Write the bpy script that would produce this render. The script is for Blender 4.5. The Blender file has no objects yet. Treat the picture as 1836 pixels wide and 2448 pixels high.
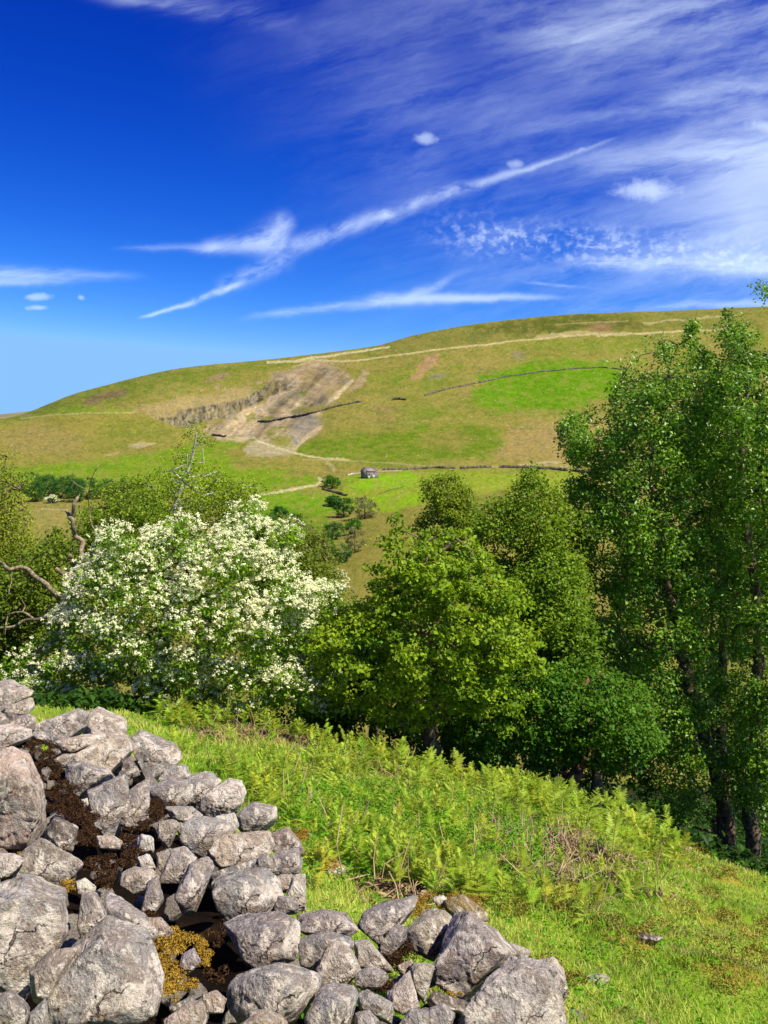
import bpy, bmesh, math
import numpy as np

C = bpy.context.scene.collection
SUN_AZ, SUN_EL = math.radians(122), math.radians(53)

# ------------------------------------------------------------------ view geometry (photo measured in 1836 x 2448 units)
F, CX, CY = 2040.0, 918.0, 1224.0
PITCH = math.atan(0.0608)
CP, SP = math.cos(PITCH), math.sin(PITCH)
def TS(px, py):
    """bearing and steepness (x/y and z/y) of the sight line through a measured point"""
    u = (np.asarray(px, float) - CX) / F; v = (CY - np.asarray(py, float)) / F
    dy = CP + v * SP
    return u / dy, (-SP + v * CP) / dy
def P(px, py, Y):
    t, s = TS(px, py)
    return np.stack([t * Y, np.broadcast_to(Y, np.shape(t)) + 0.0 * t, s * Y], -1)
def PIX(p):
    p = np.asarray(p, float)
    d = p[..., 1] * CP - p[..., 2] * SP
    return CX + F * p[..., 0] / d, CY - F * (p[..., 1] * SP + p[..., 2] * CP) / d

# ------------------------------------------------------------------ noise
def _h(ix, iy, iz, seed):
    n = (ix.astype(np.int64) * 374761393 + iy.astype(np.int64) * 668265263 + iz.astype(np.int64) * 2147483647 + seed * 974634777) & 0xffffffff
    n = ((n ^ (n >> 13)) * 1274126177) & 0xffffffff
    n = ((n ^ (n >> 16)) * 2246822519) & 0xffffffff
    return ((n ^ (n >> 15)) & 0xffffff) / float(0xffffff)
def vn3(p, seed=0):
    f = np.floor(p); r = p - f; r = r * r * r * (r * (r * 6 - 15) + 10); i = f.astype(np.int64)
    out = 0
    for dx in (0, 1):
        wx = r[..., 0] if dx else 1 - r[..., 0]
        for dy in (0, 1):
            wy = r[..., 1] if dy else 1 - r[..., 1]
            for dz in (0, 1):
                wz = r[..., 2] if dz else 1 - r[..., 2]
                out = out + wx * wy * wz * _h(i[..., 0] + dx, i[..., 1] + dy, i[..., 2] + dz, seed)
    return out * 2 - 1
def vn2(x, y, seed=0):
    fx = np.floor(x); fy = np.floor(y); rx = x - fx; ry = y - fy
    rx = rx * rx * (3 - 2 * rx); ry = ry * ry * (3 - 2 * ry)
    ix = fx.astype(np.int64); iy = fy.astype(np.int64); z = np.zeros_like(ix)
    a = _h(ix, iy, z, seed); b = _h(ix + 1, iy, z, seed); c = _h(ix, iy + 1, z, seed); d = _h(ix + 1, iy + 1, z, seed)
    return ((a * (1 - rx) + b * rx) * (1 - ry) + (c * (1 - rx) + d * rx) * ry) * 2 - 1
def fbm2(x, y, o=4, seed=0):
    s = 0; a = 1; t = 0
    for k in range(o):
        s = s + a * vn2(x * 2 ** k + 17.3 * k, y * 2 ** k - 9.1 * k, seed + k); t += a; a *= .5
    return s / t
def fbm3(p, o=4, seed=0):
    s = 0; a = 1; t = 0
    for k in range(o):
        s = s + a * vn3(p * 2 ** k + 11.7 * k, seed + k); t += a; a *= .5
    return s / t
def sst(a, b, x):
    t = np.clip((x - a) / (b - a), 0, 1); return t * t * (3 - 2 * t)
def polysd(px, py, poly):
    """signed distance to a polygon, positive inside"""
    poly = np.asarray(poly, float); d = np.full(np.shape(px), 1e9); ins = np.zeros(np.shape(px), bool)
    n = len(poly)
    for i in range(n):
        ax, ay = poly[i]; bx, by = poly[(i + 1) % n]
        ex, ey = bx - ax, by - ay; wx, wy = px - ax, py - ay
        t = np.clip((wx * ex + wy * ey) / (ex * ex + ey * ey + 1e-9), 0, 1)
        d = np.minimum(d, np.hypot(wx - ex * t, wy - ey * t))
        if by != ay:
            c = ((ay <= py) & (py < by)) | ((by <= py) & (py < ay))
            ins ^= c & (px < ax + (py - ay) / (by - ay) * ex)
    return np.where(ins, d, -d)
def linedist(px, py, pts):
    d = np.full(np.shape(px), 1e9)
    for (ax, ay), (bx, by) in zip(pts[:-1], pts[1:]):
        ex, ey = bx - ax, by - ay; wx, wy = px - ax, py - ay
        t = np.clip((wx * ex + wy * ey) / (ex * ex + ey * ey + 1e-9), 0, 1)
        d = np.minimum(d, np.hypot(wx - ex * t, wy - ey * t))
    return d

# ------------------------------------------------------------------ object helpers
def mesh_obj(name, V, faces, mat, parent=None, col=None, smooth=False):
    """V (n,3); faces (m,k) array or list of such arrays; col (n,3) colour per vertex"""
    V = np.asarray(V, np.float32)
    if isinstance(faces, np.ndarray): faces = [faces]
    faces = [np.asarray(f, np.int32) for f in faces if len(f)]
    me = bpy.data.meshes.new(name)
    me.vertices.add(len(V)); me.vertices.foreach_set('co', V.ravel())
    loops = np.concatenate([f.ravel() for f in faces]); tot = np.concatenate([np.full(len(f), f.shape[1], np.int32) for f in faces])
    st = np.concatenate([[0], np.cumsum(tot)[:-1]]).astype(np.int32)
    me.loops.add(len(loops)); me.loops.foreach_set('vertex_index', loops)
    me.polygons.add(len(tot)); me.polygons.foreach_set('loop_start', st)
    try: me.polygons.foreach_set('loop_total', tot)
    except Exception: pass
    me.update(calc_edges=True)
    if smooth: me.polygons.foreach_set('use_smooth', np.ones(len(tot), bool))
    if col is not None:
        a = me.color_attributes.new('Col', 'FLOAT_COLOR', 'POINT')
        c = np.ones((len(V), 4), np.float32); c[:, :3] = col; a.data.foreach_set('color', c.ravel())
    me.materials.append(mat); me.validate()
    o = bpy.data.objects.new(name, me); C.objects.link(o)
    if parent is not None: o.parent = parent
    return o
def tag(o, label=None, cat=None, group=None, kind=None):
    if label: o['label'] = label
    if cat: o['category'] = cat
    if group: o['group'] = group
    if kind: o['kind'] = kind
    return o
def thing(name, label, cat, loc, group=None):
    o = bpy.data.objects.new(name, None); C.objects.link(o); o.location = [float(a) for a in loc]; o.empty_display_size = .1
    return tag(o, label, cat, group)
def grid_faces(nr, nc):
    i = np.arange((nr - 1) * (nc - 1)); r = i // (nc - 1); c = i % (nc - 1); a = r * nc + c
    return np.stack([a, a + 1, a + nc + 1, a + nc], -1)

# ------------------------------------------------------------------ node materials
class Nd:
    """arithmetic on node sockets"""
    def __init__(s, nt, sock): s.nt, s.s = nt, sock
    def _m(s, op, b=None, c=None, clamp=False):
        n = s.nt.nodes.new('ShaderNodeMath'); n.operation = op; n.use_clamp = clamp
        for k, v in enumerate((s, b, c)):
            if v is None: continue
            if isinstance(v, Nd): s.nt.links.new(v.s, n.inputs[k])
            else: n.inputs[k].default_value = v
        return Nd(s.nt, n.outputs[0])
    def __add__(s, o): return s._m('ADD', o)
    __radd__ = __add__
    def __mul__(s, o): return s._m('MULTIPLY', o)
    __rmul__ = __mul__
    def __sub__(s, o): return s._m('SUBTRACT', o)
    def __rsub__(s, o): return (s * -1.0) + o
    def __truediv__(s, o): return s._m('DIVIDE', o)
    def ss(s, a, b):
        n = s.nt.nodes.new('ShaderNodeMapRange'); n.interpolation_type = 'SMOOTHSTEP'
        s.nt.links.new(s.s, n.inputs[0]); n.inputs[1].default_value = a; n.inputs[2].default_value = b
        if a > b:
            n.inputs[1].default_value = b; n.inputs[2].default_value = a; n.inputs[3].default_value = 1; n.inputs[4].default_value = 0
        return Nd(s.nt, n.outputs[0])
def new_mat(name):
    m = bpy.data.materials.new(name); m.use_nodes = True; nt = m.node_tree; nt.nodes.clear()
    out = nt.nodes.new('ShaderNodeOutputMaterial'); return m, nt, out
def tex(nt, kind, vec, scale, detail=4, rough=.5, dist=0, **kw):
    n = nt.nodes.new('ShaderNodeTex' + kind)
    n.inputs['Scale'].default_value = scale
    if kind == 'Noise':
        n.inputs['Detail'].default_value = detail; n.inputs['Roughness'].default_value = rough; n.inputs['Distortion'].default_value = dist
    for k, v in kw.items(): setattr(n, k, v)
    if vec is not None: nt.links.new(vec, n.inputs['Vector'])
    return n
def mixc(nt, fac, a, b):
    n = nt.nodes.new('ShaderNodeMix'); n.data_type = 'RGBA'
    for s, v in ((n.inputs[0], fac), (n.inputs[6], a), (n.inputs[7], b)):
        if isinstance(v, Nd): nt.links.new(v.s, s)
        elif isinstance(v, bpy.types.NodeSocket): nt.links.new(v, s)
        elif isinstance(v, (int, float)): s.default_value = v
        else: s.default_value = (*v, 1)
    return n.outputs[2]
def bump(nt, h, strength, dist):
    b = nt.nodes.new('ShaderNodeBump'); b.inputs['Strength'].default_value = strength; b.inputs['Distance'].default_value = dist
    nt.links.new(h.s if isinstance(h, Nd) else h, b.inputs['Height']); return b.outputs[0]
def principled(nt, out, col, rough=.8, spec=.3, normal=None):
    p = nt.nodes.new('ShaderNodeBsdfPrincipled')
    if isinstance(col, bpy.types.NodeSocket): nt.links.new(col, p.inputs['Base Color'])
    else: p.inputs['Base Color'].default_value = (*col, 1)
    p.inputs['Roughness'].default_value = rough; p.inputs['Specular IOR Level'].default_value = spec
    if normal is not None: nt.links.new(normal, p.inputs['Normal'])
    nt.links.new(p.outputs[0], out.inputs[0]); return p
def attr(nt, name='Col'):
    a = nt.nodes.new('ShaderNodeAttribute'); a.attribute_name = name; return a.outputs['Color']
def geo_pos(nt): return nt.nodes.new('ShaderNodeNewGeometry').outputs['Position']

def mat_leaf(name, trans=.35, rough=.42, spec=.45):
    m, nt, out = new_mat(name)
    c = attr(nt)
    p = nt.nodes.new('ShaderNodeBsdfPrincipled'); nt.links.new(c, p.inputs['Base Color'])
    p.inputs['Roughness'].default_value = rough; p.inputs['Specular IOR Level'].default_value = spec
    t = nt.nodes.new('ShaderNodeBsdfTranslucent')
    h = nt.nodes.new('ShaderNodeHueSaturation'); h.inputs['Value'].default_value = 1.25; h.inputs['Hue'].default_value = .485
    nt.links.new(c, h.inputs['Color']); nt.links.new(h.outputs[0], t.inputs['Color'])
    mx = nt.nodes.new('ShaderNodeMixShader'); mx.inputs[0].default_value = trans
    nt.links.new(p.outputs[0], mx.inputs[1]); nt.links.new(t.outputs[0], mx.inputs[2]); nt.links.new(mx.outputs[0], out.inputs[0])
    return m
def mat_bark(name, c1, c2, scale=9):
    m, nt, out = new_mat(name); pos = geo_pos(nt)
    n = Nd(nt, tex(nt, 'Noise', pos, scale, 6, .65).outputs[0]); n2 = Nd(nt, tex(nt, 'Noise', pos, scale * 5, 3, .6).outputs[0])
    col = mixc(nt, n.ss(.4, .62), c1, c2)
    principled(nt, out, col, .9, .15, bump(nt, n + n2 * .5, .6, .02)); return m
def mat_stone():
    m, nt, out = new_mat('limestone'); tc = nt.nodes.new('ShaderNodeTexCoord').outputs['Object']; base = attr(nt)
    big = Nd(nt, tex(nt, 'Noise', tc, 7, 5, .6, .3).outputs[0]); med = Nd(nt, tex(nt, 'Noise', tc, 26, 6, .7).outputs[0])
    fine = Nd(nt, tex(nt, 'Noise', tc, 110, 4, .7).outputs[0]); vfine = Nd(nt, tex(nt, 'Noise', tc, 330, 2, .6).outputs[0])
    blot = Nd(nt, tex(nt, 'Noise', tc, 15, 6, .75, .6).outputs[0]); pits = tex(nt, 'Voronoi', tc, 34); pitd = Nd(nt, pits.outputs['Distance'])
    grd = Nd(nt, tex(nt, 'Noise', tc, 12, 5, .62, .9).outputs[0])
    c = mixc(nt, big.ss(.44, .56) * .75, base, (.30, .225, .16))       # browner weathering
    c = mixc(nt, grd.ss(.49, .60) * .75, c, (.74, .63, .48))             # pale cream lichen patches
    c = mixc(nt, blot.ss(.55, .60) * .75, c, (.80, .70, .55))
    c = mixc(nt, fine.ss(.55, .62) * .45, c, (.78, .68, .54))            # lichen speckle
    c = mixc(nt, fine.ss(.43, .37) * .55, c, (.10, .08, .06))
    b2 = Nd(nt, tex(nt, 'Noise', tc, 9, 6, .75, .8).outputs[0])
    c = mixc(nt, b2.ss(.42, .37) * .80, c, (.085, .065, .045))            # dark blotches in the bump hollows
    c = mixc(nt, Nd(nt, tex(nt, 'Noise', tc, 5.2, 5, .7, .5).outputs[0]).ss(.60, .66) * .5, c, (.42, .25, .08))   # ochre lichen
    c = mixc(nt, (pitd.ss(.2, .08)) * med.ss(.46, .54) * .8, c, (.05, .04, .03))
    dv = nt.nodes.new('ShaderNodeVectorMath'); dv.operation = 'MULTIPLY_ADD'; nt.links.new(tex(nt, 'Noise', tc, 9, 4, .6).outputs['Color'], dv.inputs[0]); dv.inputs[1].default_value = (.16, .16, .16); nt.links.new(tc, dv.inputs[2])
    ck = Nd(nt, tex(nt, 'Voronoi', dv.outputs[0], 5.5, feature='DISTANCE_TO_EDGE').outputs['Distance']).ss(.022, .006) * Nd(nt, tex(nt, 'Noise', tc, 4, 2, .5).outputs[0]).ss(.60, .64)
    c = mixc(nt, ck * .7, c, (.05, .038, .028))
    h = ck * -.9 + big * .8 + med * .8 + fine * .30 + vfine * .08 + b2 * .7 + grd * .5 + pitd.ss(0.02, .2) * .12
    principled(nt, out, c, .92, .12, bump(nt, h, 1.0, .03)); return m
def mat_vcol(name, scale=3.0, amp=.35, rough=.95, bd=.05, bs=.5, spec=.03):
    m, nt, out = new_mat(name); pos = geo_pos(nt); c = attr(nt)
    n = Nd(nt, tex(nt, 'Noise', pos, scale, 8, .7).outputs[0]); n2 = Nd(nt, tex(nt, 'Noise', pos, scale * 7, 4, .7).outputs[0])
    k = (n - .5) * (2 * amp * 1.6) + (n2 - .5) * (amp * 1.3) + 1.0
    v = nt.nodes.new('ShaderNodeVectorMath'); v.operation = 'SCALE'; nt.links.new(c, v.inputs[0]); nt.links.new(k.s, v.inputs['Scale'])
    principled(nt, out, v.outputs[0], rough, spec, bump(nt, n + n2 * .5, bs, bd)); return m

M_STONE = mat_stone()
M_LEAF = mat_leaf('broad_leaf', .38, .5, .18); M_GLOSS = mat_leaf('glossy_leaf', .34, .38, .4); M_GRASSBLADE = mat_leaf('grass_blade', .3, .55, .25); M_FERN = mat_leaf('bracken_leaf', .35, .6, .2)
M_PETAL = mat_leaf('petal', .3, .9, .0)
M_BARK = mat_bark('bark_brown', (.09, .06, .035), (.24, .17, .11)); M_BIRCH = mat_bark('bark_birch', (.40, .36, .30), (.12, .09, .07), 5)
M_DEADWOOD = mat_bark('dead_wood', (.34, .26, .155), (.13, .105, .055), 14)
M_MOSS = mat_vcol('moss_mat', 60, .8, .95, .02, 1.0)
M_HILL = mat_vcol('hill_turf', .35, .16, .95, .6, .35)
M_BANK = mat_vcol('bank_turf', 5, .3, .95, .03, .8)
M_SOIL = mat_vcol('shade_toned_soil', 22, .6, .98, .03, 1.0)
M_WALL = mat_vcol('field_stone', 1.2, .5, .95, .3, .8)
# ================================================================== camera, sun, sky
cam_d = bpy.data.cameras.new('camera'); cam = bpy.data.objects.new('camera', cam_d); C.objects.link(cam)
cam_d.sensor_fit = 'VERTICAL'; cam_d.sensor_height = 24; cam_d.lens = F / 2448 * 24; cam_d.clip_start = .05; cam_d.clip_end = 20000
cam.rotation_euler = (math.pi / 2 - PITCH, 0, 0); bpy.context.scene.camera = cam
sd = bpy.data.lights.new('sun', 'SUN'); sd.energy = 4.8; sd.angle = math.radians(.55); sd.color = (1, .94, .83)
sun = bpy.data.objects.new('sun', sd); C.objects.link(sun)
sv = (math.sin(SUN_AZ) * math.cos(SUN_EL), math.cos(SUN_AZ) * math.cos(SUN_EL), math.sin(SUN_EL))
from mathutils import Vector
sun.rotation_euler = Vector(sv).to_track_quat('Z', 'Y').to_euler(); sun.location = Vector(sv) * 40

def build_sky():
    w = bpy.data.worlds.new('World'); bpy.context.scene.world = w; w.use_nodes = True; nt = w.node_tree; nt.nodes.clear()
    out = nt.nodes.new('ShaderNodeOutputWorld'); bg = nt.nodes.new('ShaderNodeBackground'); nt.links.new(bg.outputs[0], out.inputs[0])
    w.cycles.sampling_method = 'MANUAL'; w.cycles.sample_map_resolution = 256
    sky = nt.nodes.new('ShaderNodeTexSky'); sky.sky_type = 'NISHITA'; sky.sun_disc = False
    sky.sun_elevation = SUN_EL; sky.sun_rotation = SUN_AZ; sky.altitude = 300; sky.air_density = 1.0; sky.dust_density = .4; sky.ozone_density = 3
    tc = nt.nodes.new('ShaderNodeTexCoord').outputs['Generated']
    sp = nt.nodes.new('ShaderNodeSeparateXYZ'); nt.links.new(tc, sp.inputs[0])
    x, y, z = (Nd(nt, sp.outputs[k]) for k in range(3))
    # deep clear-air blue: sky colour raised to a power, channel by channel
    sc = nt.nodes.new('ShaderNodeVectorMath'); sc.operation = 'SCALE'; sc.inputs['Scale'].default_value = SKY_GAIN; nt.links.new(sky.outputs[0], sc.inputs[0])
    s2 = nt.nodes.new('ShaderNodeSeparateColor'); nt.links.new(sc.outputs[0], s2.inputs[0])
    ch = [(Nd(nt, s2.outputs[k])._m('POWER', SKY_POW[k]) * SKY_MUL[k])._m('MINIMUM', (.19, .40, .78)[k]) for k in range(3)]
    # cloud coordinates: where a sight line meets a far upright plane due north (units of 1000 per unit slope)
    yy = y._m('MAXIMUM', .02); U = x / yy * 1000; V = z / yy * 1000
    front = y.ss(.02, .2)
    def comb(a, b, c=0.0):
        n = nt.nodes.new('ShaderNodeCombineXYZ')
        for k, v in enumerate((a, b, c)):
            if isinstance(v, Nd): nt.links.new(v.s, n.inputs[k])
            else: n.inputs[k].default_value = v
        return n.outputs[0]
    def noise(vec, scale, detail=6, rough=.6, dist=0): return Nd(nt, tex(nt, 'Noise', vec, scale, detail, rough, dist).outputs[0])
    wv = comb(U, V)
    warp = (noise(wv, .008, 2, .6) - .5) * 40; wn = noise(comb(U, V, 40.), .035, 3, .6); warp2 = (wn - .5) * 13
    U2, V2 = U + warp + warp2, V + warp * .2 - warp2 * .55
    def fibre(deg, sx, sc, seed, det=4):
        c_, s_ = math.cos(math.radians(deg)), math.sin(math.radians(deg))
        return noise(comb((U2 * c_ + V2 * s_) * sx, V2 * c_ - U2 * s_, seed), sc, det, .66, .3)
    NF = {'c': fibre(26, .45, .055, 1.), 'h': fibre(2, .14, .045, 4.), 'v': fibre(14, .16, .016, 7., 6), 'w': fibre(20, .4, .04, 9., 5)}
    total = None
    def add(m):
        nonlocal total
        total = m if total is None else total + m
    def uv(p):
        t, s = TS(*p); return 1000 * float(t), 1000 * float(s)
    def streak(p0, p1, w0, w1, amp, a0=.12, a1=.12, f='h', lo=.3, hi=.62, UU=None, VV=None):
        UU = U2 if UU is None else UU; VV = V2 if VV is None else VV
        (ax, ay), (bx, by) = uv(p0), uv(p1); L = math.hypot(bx - ax, by - ay); dx, dy = (bx - ax) / L, (by - ay) / L; k = 1000 / F
        a = ((UU - ax) * dx + (VV - ay) * dy) / L; b = (VV - ay) * dx - (UU - ax) * dy
        w = a._m('MAXIMUM', 0)._m('MINIMUM', 1) * ((w1 - w0) * k) + w0 * k
        q = b / w; core = (q * q * -1.0)._m('EXPONENT')
        add(core * a.ss(0, a0) * a.ss(1, 1 - a1) * NF[f].ss(lo, hi) * amp)
    # contrail (nearly straight, so hardly warped) and its spreading tail
    Uc, Vc = U + warp2 * .45, V - warp2 * .45
    K = dict(UU=Uc, VV=Vc)
    streak((590, 628), (960, 500), 18, 16, .42, .35, .12, 'c', .22, .68, **K)
    streak((890, 527), (1120, 440), 17, 12, .42, .22, .25, 'c', .22, .68, **K)
    streak((1050, 466), (1290, 396), 12, 7, .42, .22, .15, 'c', .25, .6, **K)
    streak((1250, 410), (1500, 320), 6, 4, .36, .12, .5, 'c', .3, .6, **K)
    streak((320, 762), (480, 718), 3, 6, .5, .3, .2, 'c', .15, .5, **K); streak((440, 728), (610, 664), 8, 5, .52, .25, .4, 'c', .2, .6, **K)
    streak((500, 700), (720, 605), 16, 18, .28, .3, .3, 'c', .3, .6, **K)
    streak((715, 520), (560, 600), 24, 20, .42, .25, .5, 'w', .3, .75); streak((640, 545), (690, 590), 36, 22, .3, .3, .3, 'w', .3, .65)
    streak((260, 592), (560, 592), 5, 9, .25, .5, .2, 'h'); streak((430, 596), (700, 575), 10, 24, .42, .3, .25, 'w', .25, .6)
    streak((-80, 655), (400, 658), 18, 7, .42, .05, .6, 'h', .25, .68); streak((-80, 680), (250, 668), 9, 8, .3, .05, .6, 'h', .3, .6)
    streak((540, 766), (960, 712), 6, 13, .48, .35, .15, 'h', .2, .65)
    streak((860, 716), (1430, 710), 14, 4, .58, .2, .55, 'h', .15, .6); streak((960, 722), (1120, 640), 12, 9, .26, .3, .6, 'w', .3, .6)
    streak((1300, 742), (1900, 722), 5, 10, .35, .4, .1, 'h'); streak((1150, 668), (1480, 690), 4, 3, .25, .4, .5, 'h')
    # mackerel band
    (ax, ay), (bx, by) = uv((960, 545)), uv((1900, 632)); L = math.hypot(bx - ax, by - ay); dx, dy = (bx - ax) / L, (by - ay) / L
    a = ((U2 - ax) * dx + (V2 - ay) * dy) / L; b = ((V2 - ay) * dx - (U2 - ax) * dy) / 19.0
    spot = noise(comb(U, V * 1.25, 3.3), .1, 3, .55, .15)
    add((b * b * -1.0)._m('EXPONENT') * a.ss(0, .25) * (spot.ss(.42, .72) * .5 + a.ss(.35, 1) * .25) * NF['w'].ss(.25, .55) * .85)
    streak((1300, 622), (1900, 640), 10, 24, .50, .3, .05, 'h', .25, .6)
    pn = noise(comb(U, V, 5.1), .05, 4, .62)
    def puff(c, rx, ry, amp, sharp=.8):
        ax, ay = uv(c); k = 1000 / F
        qx = (U + warp2 * .8 - ax) / (rx * k); qy = (V - ay) / (ry * k)
        add(((qx * qx + qy * qy)._m('SQRT') * -1.0 + pn * 1.5 + .12).ss(-.05, sharp) * amp)
    puff((1018, 332), 38, 20, .42); puff((1232, 392), 24, 13, .32); puff((1540, 455), 96, 38, .62, 1.0)
    puff((84, 710), 44, 12, .42); puff((90, 736), 40, 9, .36); puff((194, 711), 17, 11, .42); puff((1825, 300), 50, 22, .4)
    # high veil at the upper right, fibres rising to the right
    veil = (U + V * .55).ss(-40, 620) * noise(wv, .0042, 2, .5).ss(.2, .6)
    add(veil * (NF['v'].ss(.36, .74) * .32 + NF['w'].ss(.40, .75) * .12 + .015))
    streak((1180, 130), (1900, -10), 34, 50, .42, .35, .02, 'v', .3, .65)
    streak((1150, 330), (1900, 190), 18, 36, .26, .4, .02, 'v', .3, .65)
    streak((150, -25), (760, 60), 14, 24, .45, .3, .45, 'v', .3, .7)
    streak((1180, 400), (1900, 360), 30, 40, .32, .45, .02, 'v', .3, .65)
    add(U.ss(200, 480) * (((V - 290) / 105) * ((V - 290) / 105) * -1.0)._m('EXPONENT') * NF['v'].ss(.2, .62) * .42)
    cl = (total * front)._m('MAXIMUM', 0); cl = 1.0 - (cl * -1.15)._m('EXPONENT')
    # other cirrus out of the picture, so that the whole dome has weather
    oc = noise(comb(x / (z._m('ABSOLUTE') + .25), y / (z._m('ABSOLUTE') + .25), 0.), 1.6, 4, .6, .8).ss(.52, .8) * (1.0 - front) * .5
    cl = (cl + oc)._m('MINIMUM', .93)
    cc = (.70, .83, .97)
    fin = [(c * (1.0 - cl) + cl * k) * 10.0 for c, k in zip(ch, cc)]
    cb = nt.nodes.new('ShaderNodeCombineColor')
    for k in range(3): nt.links.new(fin[k].s, cb.inputs[k])
    nt.links.new(cb.outputs[0], bg.inputs[0]); bg.inputs[1].default_value = .1
SKY_GAIN = .1; SKY_POW = (4.5, 2.65, 1.45); SKY_MUL = (29, 2.75, 1.60)
build_sky()
vs = bpy.context.scene.view_settings; vs.view_transform = 'Standard'; vs.look = 'None'; vs.exposure = 0.5; vs.gamma = 1.0
bpy.context.scene.display_settings.display_device = 'sRGB'
cy = bpy.context.scene.cycles; cy.max_bounces = 6; cy.diffuse_bounces = 3; cy.glossy_bounces = 2; cy.transmission_bounces = 4; cy.transparent_max_bounces = 4

# ================================================================== the near bank
RX = [-900, 0, 300, 430, 573, 700, 833, 1006, 1266, 1473, 1568, 1698, 1836, 2300, 3000]
RYP = [1690, 1690, 1705, 1728, 1738, 1768, 1806, 1850, 1902, 1962, 2005, 2057, 2100, 2260, 2500]
def plane(x, y): return -1.6 - .216 * x - .253 * y
def on_plane(px, py, h=0.0):
    t, s = TS(px, py); return (-1.6 + h) / (s + .216 * t + .253)
_rt, _ = TS(RX, RYP); _ry = np.array([on_plane(a, b) for a, b in zip(RX, RYP)]); _ry = np.clip(_ry, 4, 16)
MOUNDS = [(1500, 2255, .28, .08), (1745, 2345, .3, .07), (1365, 2190, .3, .07), (1750, 2115, .35, .07), (1120, 2185, .25, .07), (1590, 2060, .4, .08),
          (1290, 2330, .2, .05), (1660, 2200, .35, .06), (1800, 2240, .3, .05), (1390, 2000, .45, .12), (640, 1765, .5, .12), (780, 1800, .5, .1)]
def G(x, y):
    x = np.asarray(x, float); y = np.asarray(y, float)
    t = x / np.maximum(y, .8); yr = np.interp(t, _rt, _ry)
    z = plane(x, y)
    d = np.maximum(y - yr, 0); d2 = d * d / (d + .5)
    z = z + .253 * d2 - (.25 * d2 + 4.5 * (1 - np.exp(-d2 / 9)))
    z = z + .216 * np.clip(x - yr * t, -4, 30) * sst(4, 20, d)
    z = z + fbm2(x * .7, y * .7, 3, 5) * .07 + fbm2(x * 2.6, y * 2.6, 3, 8) * .035 * sst(2, 5, y)
    for px, py, r, h in MOUNDS:
        q = on_plane(px, py); tt, _ = TS(px, py)
        z = z + h * np.exp(-(((x - tt * q) ** 2 + (y - q) ** 2) / r ** 2))
    return z
GREEN1, GREEN2, OLIVE = np.array((.20, .34, .018)), np.array((.27, .36, .035)), np.array((.17, .19, .03))
BROWN, OCHRE = np.array((.20, .115, .055)), np.array((.33, .20, .035))
def bank_col(x, y):
    px, py = PIX(np.stack([x, np.maximum(y, .5), plane(x, np.maximum(y, .5))], -1))
    a = sst(-.3, .4, fbm2(x * 1.3, y * 1.3, 4, 31))[..., None]
    c = GREEN1 * (1 - a) + GREEN2 * a
    c = c * .85
    b = sst(.12, .4, fbm2(x * 2.2, y * 2.2, 4, 41))[..., None]
    c = c * (1 - .6 * b) + OLIVE * .6 * b
    m = 0
    for mx, my, r, h in MOUNDS:
        q = on_plane(mx, my); tt, _ = TS(mx, my)
        m = np.maximum(m, np.exp(-(((x - tt * q) ** 2 + (y - q) ** 2) / (r * .9) ** 2) * 1.3))
    m = sst(.3, .75, m + fbm2(x * 5, y * 5, 3, 3) * .35)[..., None]
    c = c * (1 - m * .75) + OCHRE * m * .75
    for cx_, cy_, rx, ry in [(1330, 2010, 90, 50), (700, 1790, 60, 22), (600, 1770, 45, 16), (500, 1760, 40, 20), (960, 2120, 45, 25), (1300, 2110, 60, 30), (850, 1835, 60, 12), (740, 1960, 40, 15), (1080, 1960, 50, 16)]:
        k = np.exp(-((px - cx_) / rx) ** 2 - ((py - cy_) / ry) ** 2) + fbm2(x * 4, y * 4, 3, 7) * .3
        k = sst(.35, .7, k)[..., None]; c = c * (1 - k) + BROWN * k
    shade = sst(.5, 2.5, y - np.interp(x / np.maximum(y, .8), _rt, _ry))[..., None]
    c = c * (1 - shade) + np.array((.030, .035, .012)) * shade      # shade under the trees painted into the wood floor
    return c
def build_bank():
    az = np.radians(np.linspace(-100, 100, 620)); r = np.concatenate([[0.02], np.geomspace(.5, 52, 380)])
    R, A = np.meshgrid(r, az, indexing='ij'); x, y = R * np.sin(A), R * np.cos(A)
    V = np.stack([x, y, G(x, y)], -1).reshape(-1, 3)
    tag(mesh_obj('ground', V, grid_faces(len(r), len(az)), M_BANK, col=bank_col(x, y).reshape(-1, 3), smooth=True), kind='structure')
    # ground behind the viewer, rising
    az = np.radians(np.linspace(98, 262, 90)); r = np.concatenate([[0.02], np.geomspace(.5, 52, 60)])
    R, A = np.meshgrid(r, az, indexing='ij'); x, y = R * np.sin(A), R * np.cos(A)
    V = np.stack([x, y, G(x, y) - .01], -1).reshape(-1, 3)
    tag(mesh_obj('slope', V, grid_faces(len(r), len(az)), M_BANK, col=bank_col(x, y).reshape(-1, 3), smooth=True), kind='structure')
build_bank()

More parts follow.
